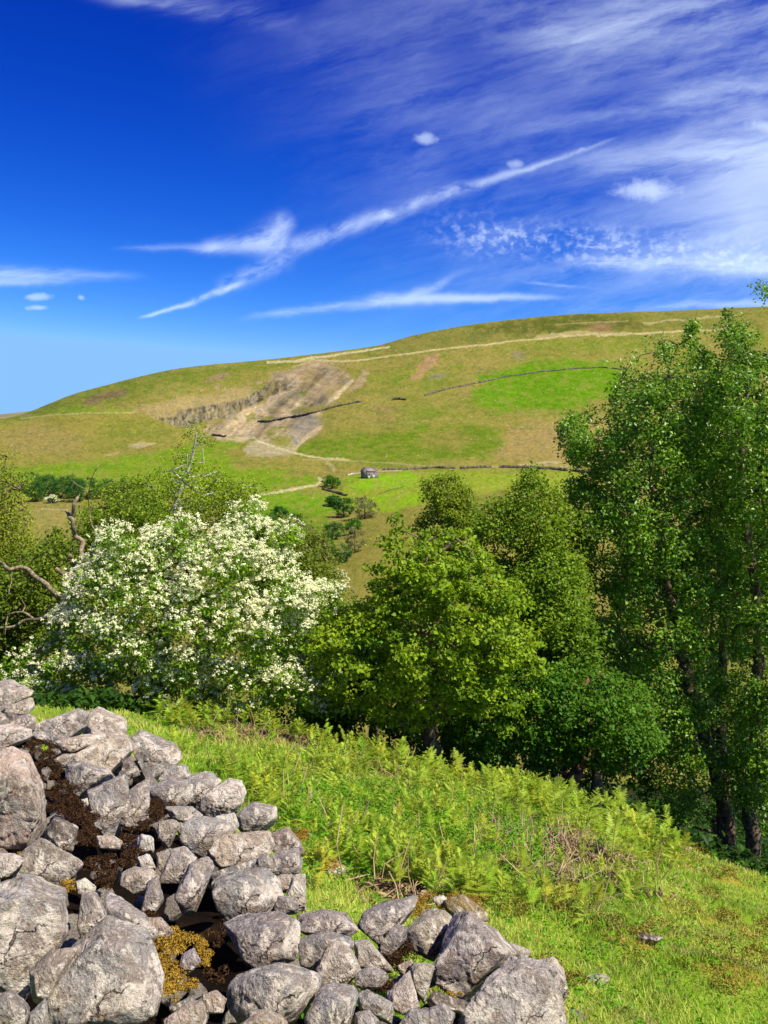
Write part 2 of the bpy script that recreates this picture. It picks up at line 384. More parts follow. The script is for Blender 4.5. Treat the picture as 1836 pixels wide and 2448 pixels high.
# ================================================================== the far side of the valley
KX = [-2400, 0, 200, 400, 500, 600, 700, 800, 900, 1000, 1200, 1400, 1600, 1836, 4200]
SKYL = [1040, 1002, 938, 889, 875, 866, 855, 843, 829, 801, 768, 751, 745, 735, 700]
CURV = [  # distance, measured height of the ground in the photo at each KX
 (150, [1440, 1430, 1430, 1440, 1450, 1455, 1460, 1440, 1430, 1430, 1440, 1450, 1450, 1450, 1450]),
 (240, [1290, 1270, 1275, 1290, 1300, 1300, 1300, 1300, 1280, 1270, 1270, 1280, 1280, 1280, 1280]),
 (330, [1225, 1205, 1200, 1205, 1210, 1212, 1218, 1225, 1215, 1205, 1200, 1200, 1200, 1200, 1200]),
 (410, [1165, 1148, 1145, 1145, 1145, 1146, 1145, 1145, 1142, 1142, 1142, 1142, 1142, 1142, 1142]),
 (450, [1150, 1130, 1125, 1118, 1115, 1115, 1118, 1120, 1120, 1120, 1119, 1119, 1120, 1120, 1120]),
 (560, [1090, 1068, 1060, 1055, 1060, 1062, 1058, 1045, 1040, 1035, 1035, 1035, 1035, 1035, 1035]),
 (640, [1050, 1020, 1000, 1012, 1042, 1036, 1015, 985, 975, 970, 968, 965, 965, 965, 965]),
 (660, [1046, 1012, 990, 1007, 1040, 1032, 1008, 975, 965, 960, 957, 955, 955, 955, 955]),
 (720, [1044, 1011, 989, 1007, 1032, 1014, 982, 945, 930, 925, 922, 920, 920, 920, 920]),
 (742, [1043, 1010, 985, 965, 985, 990, 962, 930, 917, 912, 910, 908, 908, 908, 908]),
 (860, [1042, 1008, 960, 920, 912, 905, 895, 875, 862, 852, 845, 840, 838, 835, 830]),
 (930, [1041, 1006, 948, 902, 890, 880, 868, 856, 843, 833, 812, 806, 802, 795, 780]),
 (1010, [1041, 1004, 942, 894, 881, 871, 860, 848, 834, 815, 790, 778, 770, 760, 740]),
 (1100, SKYL)]
def pchip(xk, yk, xq):
    """monotone cubic along axis 0; yk (k,...)"""
    xk = np.asarray(xk, float); h = np.diff(xk).reshape(-1, *([1] * (yk.ndim - 1))); d = np.diff(yk, axis=0) / h
    m = np.zeros_like(yk); a, b = d[:-1], d[1:]
    with np.errstate(divide='ignore', invalid='ignore'): hm = np.where(a * b > 0, 2 * a * b / (a + b), 0)
    m[1:-1] = hm; m[0] = d[0]; m[-1] = d[-1]
    i = np.clip(np.searchsorted(xk, xq) - 1, 0, len(xk) - 2); sh = (-1,) + (1,) * (yk.ndim - 1)
    hh = (xk[i + 1] - xk[i]).reshape(sh); t = ((xq - xk[i])).reshape(sh) / hh
    return (1 + 2 * t) * (1 - t) ** 2 * yk[i] + t * (1 - t) ** 2 * hh * m[i] + t * t * (3 - 2 * t) * yk[i + 1] + t * t * (t - 1) * hh * m[i + 1]
HT = np.concatenate([np.linspace(-1.5, -.56, 90)[:-1], np.linspace(-.56, .56, 980), np.linspace(.56, 1.5, 90)[1:]])
def hill_rows():
    segs = [(46, 150, 30), (150, 240, 46), (240, 330, 46), (330, 410, 40), (410, 450, 14), (450, 560, 50), (560, 640, 42), (640, 660, 10), (660, 720, 30), (720, 742, 26), (742, 860, 52), (860, 930, 26), (930, 1010, 20), (1010, 1100, 20), (1100, 1500, 10)]
    return np.concatenate([np.linspace(a, b, n, endpoint=False) for a, b, n in segs] + [[1500.]])
HY = hill_rows()
def build_hill_z():
    pxc = CX + F * HT
    Yk = [44, 56, 100]; rows = [G(HT * 44, np.full_like(HT, 44)) - .4, G(HT * 56, np.full_like(HT, 56)) - .5, -25.5 + 0 * HT]
    for Y, pys in CURV:
        py = pchip(np.array(KX, float), np.array(pys, float), pxc)
        _, s = TS(pxc, py); Yk.append(Y); rows.append(s * Y)
    Yk += [1250, 1500]; rows += [rows[-1] - 2, rows[-1] - 30]
    Z = pchip(np.array(Yk, float), np.array(rows), HY)
    YY, TT = np.meshgrid(HY, HT, indexing='ij'); X = TT * YY
    px, py = PIX(np.stack([X, YY, Z], -1))
    rel = fbm2(X * .012, YY * .012, 4, 60) * 2.0 + fbm2(X * .05, YY * .03, 4, 61) * .8 + fbm2(X * .25, YY * .2, 3, 62) * .22
    far = sst(100, 300, YY) * (1 - .75 * sst(1030, 1100, YY))
    Z = Z + rel * far * .8
    # quarry relief: ribs and gullies running down the scree
    q = sst(-20, 25, polysd(px, py, QUARRY)); rib = fbm2((X + YY * .55) * .075, (YY - X * .4) * .015, 4, 70)
    Z = Z + q * rib * 3.0
    cl = sst(-4, 8, polysd(px, py, CLIFF)); Z = Z + cl * np.abs(fbm2(X * .13, YY * .05, 4, 75)) * 4.5 - cl * 2
    return X, YY, Z
C3 = lambda pts: [(a * .5546, 700 + b * .5546) for a, b in pts]      # points measured in enlarged crops
C3b = lambda pts: [(200 + a * .36166, 820 + b * .36166) for a, b in pts]
C4 = lambda pts: [(900 + a * .5642, 700 + b * .5642) for a, b in pts]
QUARRY = C3b([(790, 575), (1090, 400), (1300, 290), (1200, 270), (1250, 190), (1480, 140), (1740, 170), (1760, 260), (1640, 360), (1540, 430), (1590, 500), (1560, 590), (1380, 700), (1230, 660), (1020, 650), (900, 640)])
CLIFF = C3b([(600, 490), (620, 440), (780, 420), (980, 390), (1110, 340), (1240, 260), (1390, 290), (1200, 370), (1060, 440), (950, 490), (830, 510), (700, 560), (590, 550), (470, 490)])
HX, HYY, HZ = build_hill_z()
def hillz(px, py):
    """distance and height where a measured sight line meets the far hillside"""
    t, s = TS(px, py); i = int(np.clip(np.searchsorted(HT, t), 1, len(HT) - 1)); col = HZ[:, i] / HY
    for k in range(12, len(HY)):
        if col[k] >= s:
            a = (s - col[k - 1]) / (col[k] - col[k - 1] + 1e-9); Y = HY[k - 1] + a * (HY[k] - HY[k - 1]); return float(Y), float(s * Y), float(t)
    return 1000., float(s * 1000), float(t)
def hill_h(x, y):
    t = x / y; i = int(np.clip(np.searchsorted(HT, t), 1, len(HT) - 1)); return float(np.interp(y, HY, HZ[:, i]))

def hill_col():
    px, py = PIX(np.stack([HX, HYY, HZ], -1))
    sh = px.shape
    wx = fbm2(px * .02, py * .05, 4, 91) * 22 + fbm2(px * .09, py * .2, 3, 92) * 7; wy = fbm2(px * .02, py * .05, 4, 95) * 9 + fbm2(px * .09, py * .2, 3, 96) * 3
    qx, qy = px + wx, py + wy
    # strips lying along the slope
    st = fbm2(px * .006, py * .03, 5, 101); st2 = fbm2(px * .03, py * .12, 5, 103); st3 = fbm2(px * .15, py * .35, 3, 104)
    tan = np.array((.255, .215, .060)); grn = np.array((.150, .200, .018)); brt = np.array((.110, .225, .004)); olv = np.array((.215, .195, .042)); brn = np.array((.26, .175, .075))
    def lay(c, m, col, k=1.0): m = np.clip(m * k, 0, 1)[..., None]; return c * (1 - m) + np.array(col) * m
    c = np.broadcast_to(olv, sh + (3,)).copy()
    c = lay(c, sst(-.25, .35, st + st2 * .5), tan, .8); c = lay(c, sst(.0, .5, -st + st2 * .6), grn, .7)
    c = lay(c, sst(.05, .35, st2 + st3 * .4), brn, .35)
    def patch(poly, col, soft=14, k=1.0, sx=1.0):
        nonlocal c
        d = polysd(px + wx * sx, py + wy * sx, poly); c = lay(c, sst(-soft, soft, d + st2 * soft * 1.1), col, k)
    # upper moor
    patch(C4([(0, 230), (130, 180), (400, 125), (700, 85), (1100, 75), (1700, 40), (1700, 150), (1250, 160), (900, 175), (500, 215), (0, 265)]), (.185, .175, .040), 8, .9)
    patch(C4([(420, 150), (600, 115), (850, 95), (1000, 100), (1150, 125), (1100, 150), (820, 160), (640, 165), (480, 165)]), (.10, .105, .018), 8, .85)
    patch(C4([(860, 150), (960, 125), (1030, 135), (1000, 155), (900, 165)]), (.26, .15, .085), 5, .9)
    # bright green bracken ground
    patch(C4([(440, 360), (650, 280), (1000, 290), (1060, 340), (1040, 420), (950, 440), (880, 480), (760, 505), (620, 490), (500, 500), (420, 450)]), brt, 12, .95)
    patch(C4([(460, 250), (700, 200), (1150, 195), (1160, 240), (1020, 260), (800, 230)]), (.16, .215, .02), 10, .6)
    patch(C4([(-350, 640), (-150, 600), (0, 590), (200, 560), (420, 560), (540, 580), (520, 640), (480, 700), (300, 700), (120, 735), (0, 735), (-200, 720), (-360, 690)]), (.125, .185, .010), 12, .85)
    patch(C4([(180, 600), (330, 580), (420, 620), (330, 660), (200, 650)]), (.23, .175, .05), 14, .6)
    patch(C4([(560, 570), (800, 540), (980, 560), (980, 720), (640, 700), (520, 680)]), (.32, .215, .10), 20, .8)
    patch(C4([(130, 480), (300, 470), (270, 540), (130, 540)]), (.15, .20, .02), 12, .6)
    patch(C4([(0, 480), (70, 485), (60, 520), (0, 520)]), (.24, .17, .08), 10, .7)
    patch(C4([(300, 310), (380, 300), (390, 330), (320, 335)]), (.14, .20, .012), 8, .7)
    # left hill shoulder
    patch(C3([(-200, 560), (100, 510), (430, 380), (700, 340), (1120, 300), (1180, 320), (980, 370), (620, 440), (300, 520), (100, 560), (-200, 620)]), (.15, .185, .020), 10, .75)
    patch(C3([(150, 540), (330, 490), (560, 500), (560, 515), (300, 530), (100, 570)]), (.17, .24, .015), 8, .8)
    patch(C3([(640, 400), (800, 380), (900, 400), (880, 470), (700, 450)]), (.25, .22, .06), 10, .6)
    patch(C3([(560, 510), (680, 470), (900, 440), (1060, 400), (1130, 440), (1080, 500), (900, 550), (760, 570), (690, 560)]), (.36, .255, .15), 12, .75)
    patch(C3([(360, 490), (380, 460), (440, 430), (530, 410), (555, 430), (480, 455), (400, 485)]), (.17, .115, .07), 4, .85, .5)
    patch(C3([(870, 380), (930, 350), (1000, 345), (960, 375)]), (.26, .17, .12), 3, .9, .5)
    patch(C3([(1180, 350), (1250, 320), (1330, 300), (1440, 300), (1400, 350), (1280, 400), (1160, 420)]), (.38, .26, .18), 8, .8)
    for cx_, cy_, r in [(1112, 388, 15), (925, 402, 16), (860, 412, 12), (1170, 342, 10), (1310, 325, 18), (1395, 300, 16), (1200, 316, 10), (1240, 345, 14)]:
        d = np.hypot((qx - cx_ * .5546), (qy - 700 - cy_ * .5546) * 1.4); c = lay(c, sst(r * .62, r * .3, d), (.36, .25, .17), .85)
    # hillock in front of the quarry
    patch(C3([(-300, 600), (0, 560), (220, 530), (400, 515), (590, 515), (700, 550), (800, 600), (830, 680), (500, 700), (150, 740), (-300, 760)]), (.235, .20, .045), 7, .85)
    patch(C3([(360, 640), (480, 540), (640, 540), (740, 590), (740, 650), (560, 640), (430, 690)]), (.18, .19, .03), 12, .7)
    patch(C3([(0, 600), (160, 570), (330, 600), (340, 680), (100, 690), (0, 650)]), (.27, .20, .085), 14, .6)
    patch(C3([(550, 660), (600, 645), (660, 650), (600, 672)]), (.40, .30, .19), 3, .9, .4); patch(C3([(460, 692), (520, 686), (525, 694), (470, 700)]), (.40, .32, .22), 3, .8, .4)
    # quarry spoil and cliff
    gr = fbm2((px + py * 1.05) * .055, (py - px * .7) * .008, 4, 111)
    m = sst(-7, 6, polysd(qx * .6 + px * .4, qy * .6 + py * .4, QUARRY) + gr * 12)
    sc = np.array((.40, .285, .21)) + (gr[..., None]) * np.array((.34, .25, .19)) + sst(-.1, .4, st2)[..., None] * np.array((-.09, -.045, -.005))
    mm = np.clip(m * (.95 - .75 * sst(.12, .34, fbm2(px * .03 + py * .02, py * .05, 3, 119))), 0, 1)[..., None]; c = c * (1 - mm) + sc * mm
    m = sst(-4, 3, polysd(px + wx * .3, py + wy * .3, CLIFF)); cr = fbm2(px * .22, py * .05, 4, 121); cc = np.array((.235, .185, .145)) * (1 + .9 * cr[..., None]) * (1 - .7 * sst(.1, .35, fbm2(px * .16, py * .10, 3, 123)))[..., None]
    m = (m * .95)[..., None]; c = c * (1 - m) + np.clip(cc, .015, 1) * m
    patch(C3b([(1380, 680), (1365, 600), (1450, 480), (1500, 470), (1560, 495), (1550, 560), (1480, 600), (1400, 690)]), (.31, .25, .225), 3, .95, .3)
    patch(C3b([(1050, 700), (1100, 660), (1200, 660), (1400, 700), (1370, 760), (1200, 760), (1080, 730)]), (.38, .30, .23), 6, .9, .5)
    patch(C3b([(1225, 640), (1290, 610), (1370, 620), (1390, 690), (1300, 690)]), (.22, .22, .045), 5, .8, .4)
    patch(C3b([(870, 660), (950, 640), (1020, 640), (1010, 690), (900, 700)]), (.17, .24, .015), 6, .8)
    patch(C4([(140, 370), (200, 270), (240, 255), (265, 262), (235, 310), (190, 360), (150, 378)]), (.345, .20, .12), 3, .9, .35)
    patch(C4([(-110, 420), (-60, 330), (-30, 325), (-45, 360), (-90, 420)]), (.29, .19, .12), 4, .8, .4)
    patch(C4([(220, 380), (240, 340), (290, 350), (280, 375)]), (.20, .17, .14), 5, .6); patch(C4([(570, 270), (590, 250), (640, 255), (630, 275)]), (.20, .17, .13), 4, .6)
    patch(C3([(1300, 470), (1390, 365), (1480, 335), (1440, 395), (1350, 480)]), (.38, .27, .19), 4, .85, .4); patch(C3([(1490, 430), (1560, 340), (1592, 330), (1580, 370), (1520, 430)]), (.36, .25, .17), 3, .85, .4)
    patch(C3([(1275, 365), (1300, 305), (1330, 310), (1325, 370)]), (.36, .24, .18), 4, .8, .4); patch(C3([(1120, 440), (1180, 390), (1240, 360), (1250, 390), (1190, 430)]), (.16, .12, .09), 3, .8, .4)
    # lower meadows
    patch(C3([(-200, 790), (0, 770), (200, 740), (500, 710), (740, 680), (800, 640), (960, 690), (1000, 760), (1250, 770), (1160, 830), (1050, 850), (700, 860), (-200, 860)]), (.155, .245, .010), 8, .9)
    patch(C3([(1150, 800), (1350, 790), (1390, 815), (1300, 840), (1100, 860), (1080, 830)]), (.15, .235, .012), 6, .9)
    patch(C3([(1080, 870), (1380, 850), (1520, 880), (1540, 920), (1420, 960), (1100, 960)]), (.13, .24, .008), 7, .95)
    patch(C3([(1060, 700), (1300, 700), (1500, 740), (1600, 745), (1560, 800), (1400, 780), (1240, 750)]), (.24, .20, .05), 8, .7)
    patch([(850, 1140), (1000, 1128), (1150, 1126), (1390, 1128), (1400, 1190), (1200, 1170), (1050, 1190), (900, 1218), (830, 1215), (800, 1190)], (.23, .29, .025), 8, .9)
    patch([(850, 1160), (870, 1135), (980, 1130), (1010, 1145), (940, 1165), (870, 1172)], (.19, .34, .008), 6, .95)
    patch([(900, 1190), (1020, 1185), (1010, 1205), (940, 1222), (890, 1215)], (.21, .33, .01), 6, .9)
    patch([(820, 1150), (850, 1130), (852, 1150), (830, 1165)], (.17, .28, .01), 5, .7)
    # gorge side
    patch([(720, 1500), (800, 1330), (850, 1260), (900, 1225), (1030, 1215), (1100, 1260), (1000, 1400), (900, 1520)], (.235, .205, .045), 14, .85)
    patch([(-100, 1290), (0, 1240), (90, 1216), (330, 1205), (350, 1260), (200, 1300), (0, 1400), (-100, 1400)], (.26, .215, .07), 8, .9)
    patch([(560, 1240), (700, 1210), (800, 1230), (800, 1330), (740, 1420), (560, 1400)], (.12, .19, .012), 16, .8)
    # tracks, painted where the turf is worn off
    def line(pts, w, col, k=.9, wob=2.5):
        nonlocal c
        d = linedist(px + wx * .08 * wob / 2, py + wy * .12 * wob, pts); c = lay(c, sst(w + .9, max(w - .9, 0), d + st3 * w * .6), col, k)
    stone = (.50, .42, .27)
    line(C3b([(1120, 625), (1150, 650), (1250, 685), (1330, 710), (1450, 740), (1600, 765), (1750, 775)]), 2.6, stone); line(C3b([(950, 632), (1060, 635), (1120, 628)]), 1.6, stone, .8)
    line([(560, 1185), (640, 1180), (700, 1170), (755, 1160), (770, 1150), (762, 1144)], 2.9, stone); line([(778, 1097), (785, 1108), (798, 1118), (800, 1125)], 4, (.36, .27, .17), .7)
    line([(725, 1099), (860, 1103), (990, 1110), (1075, 1120), (1200, 1116), (1330, 1112), (1420, 1104)], 1.4, (.36, .29, .15), .7)
    line([(905, 1126), (960, 1124)], 1.5, stone, .8); line([(1240, 1112), (1290, 1108), (1340, 1104)], 3, (.42, .31, .22), .7)
    line([(1340, 1116), (1420, 1108), (1500, 1108)], 1.8, (.40, .31, .2), .7)
    line([(640, 866), (700, 862), (780, 852), (870, 838), (930, 828)], 2.6, (.52, .44, .29)); line([(700, 862), (850, 862), (950, 848), (1070, 833), (1150, 827), (1300, 808), (1420, 800), (1560, 795), (1760, 785)], 2.2, (.50, .40, .24), .85, 4)
    line([(1280, 806), (1380, 797), (1500, 796)], 4.5, (.44, .35, .21), .6, 6); line([(1540, 772), (1640, 762), (1770, 755)], 2.2, (.45, .38, .24), .6, 6); line([(1330, 775), (1500, 768)], 1.4, (.40, .32, .2), .6, 4)
    line([(700, 875), (780, 858)], 1.6, (.45, .37, .24), .7); line([(880, 1019), (1050, 1003), (1350, 985)], 1.0, (.28, .25, .08), .6)
    line([(50, 1000), (150, 990), (230, 987), (330, 985)], 1.4, (.40, .33, .18), .6); line([(100, 1218), (160, 1219)], 1.5, (.42, .33, .2), .8)
    line([(745, 1195), (752, 1180), (757, 1168)], 1.0, (.3, .26, .1), .7); line([(900, 1185), (930, 1172), (965, 1163)], 1.6, (.13, .12, .03), .8)
    # scattered pale stones and tussocks
    rng = np.random.default_rng(4); k = rng.random(sh)
    sp = (k > .9965) & (py > 780) & (py < 1190); c[sp] = c[sp] * .3 + np.array((.5, .44, .33)) * .7
    tu = fbm2(px * .30, py * .50, 3, 131)[..., None]; mo = fbm2(px * .06, py * .16, 4, 133)[..., None]
    c = c * (1 + .42 * tu); k = sst(.08, .34, mo); c = c * (1 - .35 * k) + np.array((.27, .22, .07)) * .35 * k; k = sst(.08, .34, -mo); c = c * (1 - .35 * k * np.array((.5, .25, .3)))
    return np.clip(c * np.array((.87, .88, .62)), .003, 1)
V = np.stack([HX, HYY, HZ], -1).reshape(-1, 3)
tag(mesh_obj('hillside', V, grid_faces(len(HY), len(HT)), M_HILL, col=hill_col().reshape(-1, 3), smooth=True), kind='structure')
# farther moor seen past the left shoulder
def far_moor():
    t = np.linspace(-1.2, .2, 120); Y = np.linspace(1600, 3600, 30); YY, T = np.meshgrid(Y, t, indexing='ij')
    py = np.interp(CX + F * T, [-1500, 0, 60, 110, 170, 300, 1400], [960, 991, 985, 980, 975, 990, 1150]); _, s = TS(CX + F * T, py + (3600 - YY) * .02)
    Z = s * YY; X = T * YY; Z += fbm2(X * .004, YY * .004, 3, 9) * 2
    c = np.broadcast_to(np.array((.22, .19, .09)), (T.size, 3)) * (1 + .3 * fbm2(X * .01, YY * .01, 3, 5).reshape(-1, 1))
    tag(mesh_obj('distant_moor', np.stack([X, YY, Z], -1).reshape(-1, 3), grid_faces(30, 120), M_HILL, col=c, smooth=True), kind='structure')
far_moor()
# ================================================================== the tumbled stone wall
ICO = {}
def ico(level):
    if level not in ICO:
        bm = bmesh.new(); bmesh.ops.create_icosphere(bm, subdivisions=level, radius=1)
        ICO[level] = (np.array([v.co[:] for v in bm.verts]), np.array([[v.index for v in f.verts] for f in bm.faces])); bm.free()
    return ICO[level]
def hull_planes(pts):
    bm = bmesh.new()
    for p in pts: bm.verts.new(p)
    r = bmesh.ops.convex_hull(bm, input=bm.verts[:]); bm.normal_update()
    c = np.mean(pts, 0); N, D = [], []
    for f in bm.faces:
        n = np.array(f.normal[:]); d = float(np.dot(n, np.array(f.verts[0].co[:]) - c))
        if d < 0: n, d = -n, -d
        if np.linalg.norm(n) < .5 or any(np.dot(n, m) > .985 for m in N): continue
        N.append(n); D.append(max(d, 1e-3))
    bm.free(); return c, np.array(N), np.array(D)
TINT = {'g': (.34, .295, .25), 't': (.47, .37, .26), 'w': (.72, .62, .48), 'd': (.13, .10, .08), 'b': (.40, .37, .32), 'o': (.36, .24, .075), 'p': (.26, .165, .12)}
def rock_mesh(name, pts, mat, tint, level, seed, p=18, rough=1.0):
    c, N, D = hull_planes(pts); U, Fc = ico(level)
    rc_ = np.random.default_rng(seed + 1000); k = rc_.normal(size=(6, 3)); k /= np.linalg.norm(k, axis=1)[:, None]     # broken faces
    sup = ((np.asarray(pts) - c) @ k.T).max(0); N = np.vstack([N, k]); D = np.concatenate([D, sup * rc_.uniform(.72, .93, 6)])
    q = np.maximum(U @ N.T, 1e-4) / D; rho = (q ** p).sum(1) ** (-1 / p)
    V = U * rho[:, None]; size = float(np.mean(rho)); o = seed * 13.7
    n = fbm3(V / size * 1.1 + o, 3, seed) * .015 + fbm3(V / size * 3.2 + o, 4, seed + 5) * .045
    rid = 1 - np.abs(fbm3(V / size * 1.9 + o * 2, 4, seed + 9)) * 2.2; n -= np.clip(rid - .80, 0, 1) * .25
    n += fbm3(V * 38 + o, 3, seed + 3) * min(.02, .0035 / size) * rough
    V = V * (1 + n[:, None] * rough)
    rv = np.random.default_rng(seed); base = np.array(TINT[tint]) * rv.uniform(.75, 1.2) * (1 + rv.uniform(-.05, .05, 3))
    col = np.clip(base * (1 + .25 * fbm3(V / size * 1.5 + o, 3, seed + 20))[:, None], .01, .8)
    ob = mesh_obj(name, V, Fc, mat, col=col, smooth=True); ob.location = c; return ob, c
HW = .6
def rub(px, py): return on_plane(px, py, HW)
K1 = lambda x, y: (x / 2.183, 1600 + y / 2.183)
K2 = lambda x, y: (500 + x / 1.8433, 1900 + y / 1.8433)
ST = "stones of the tumbled limestone wall"
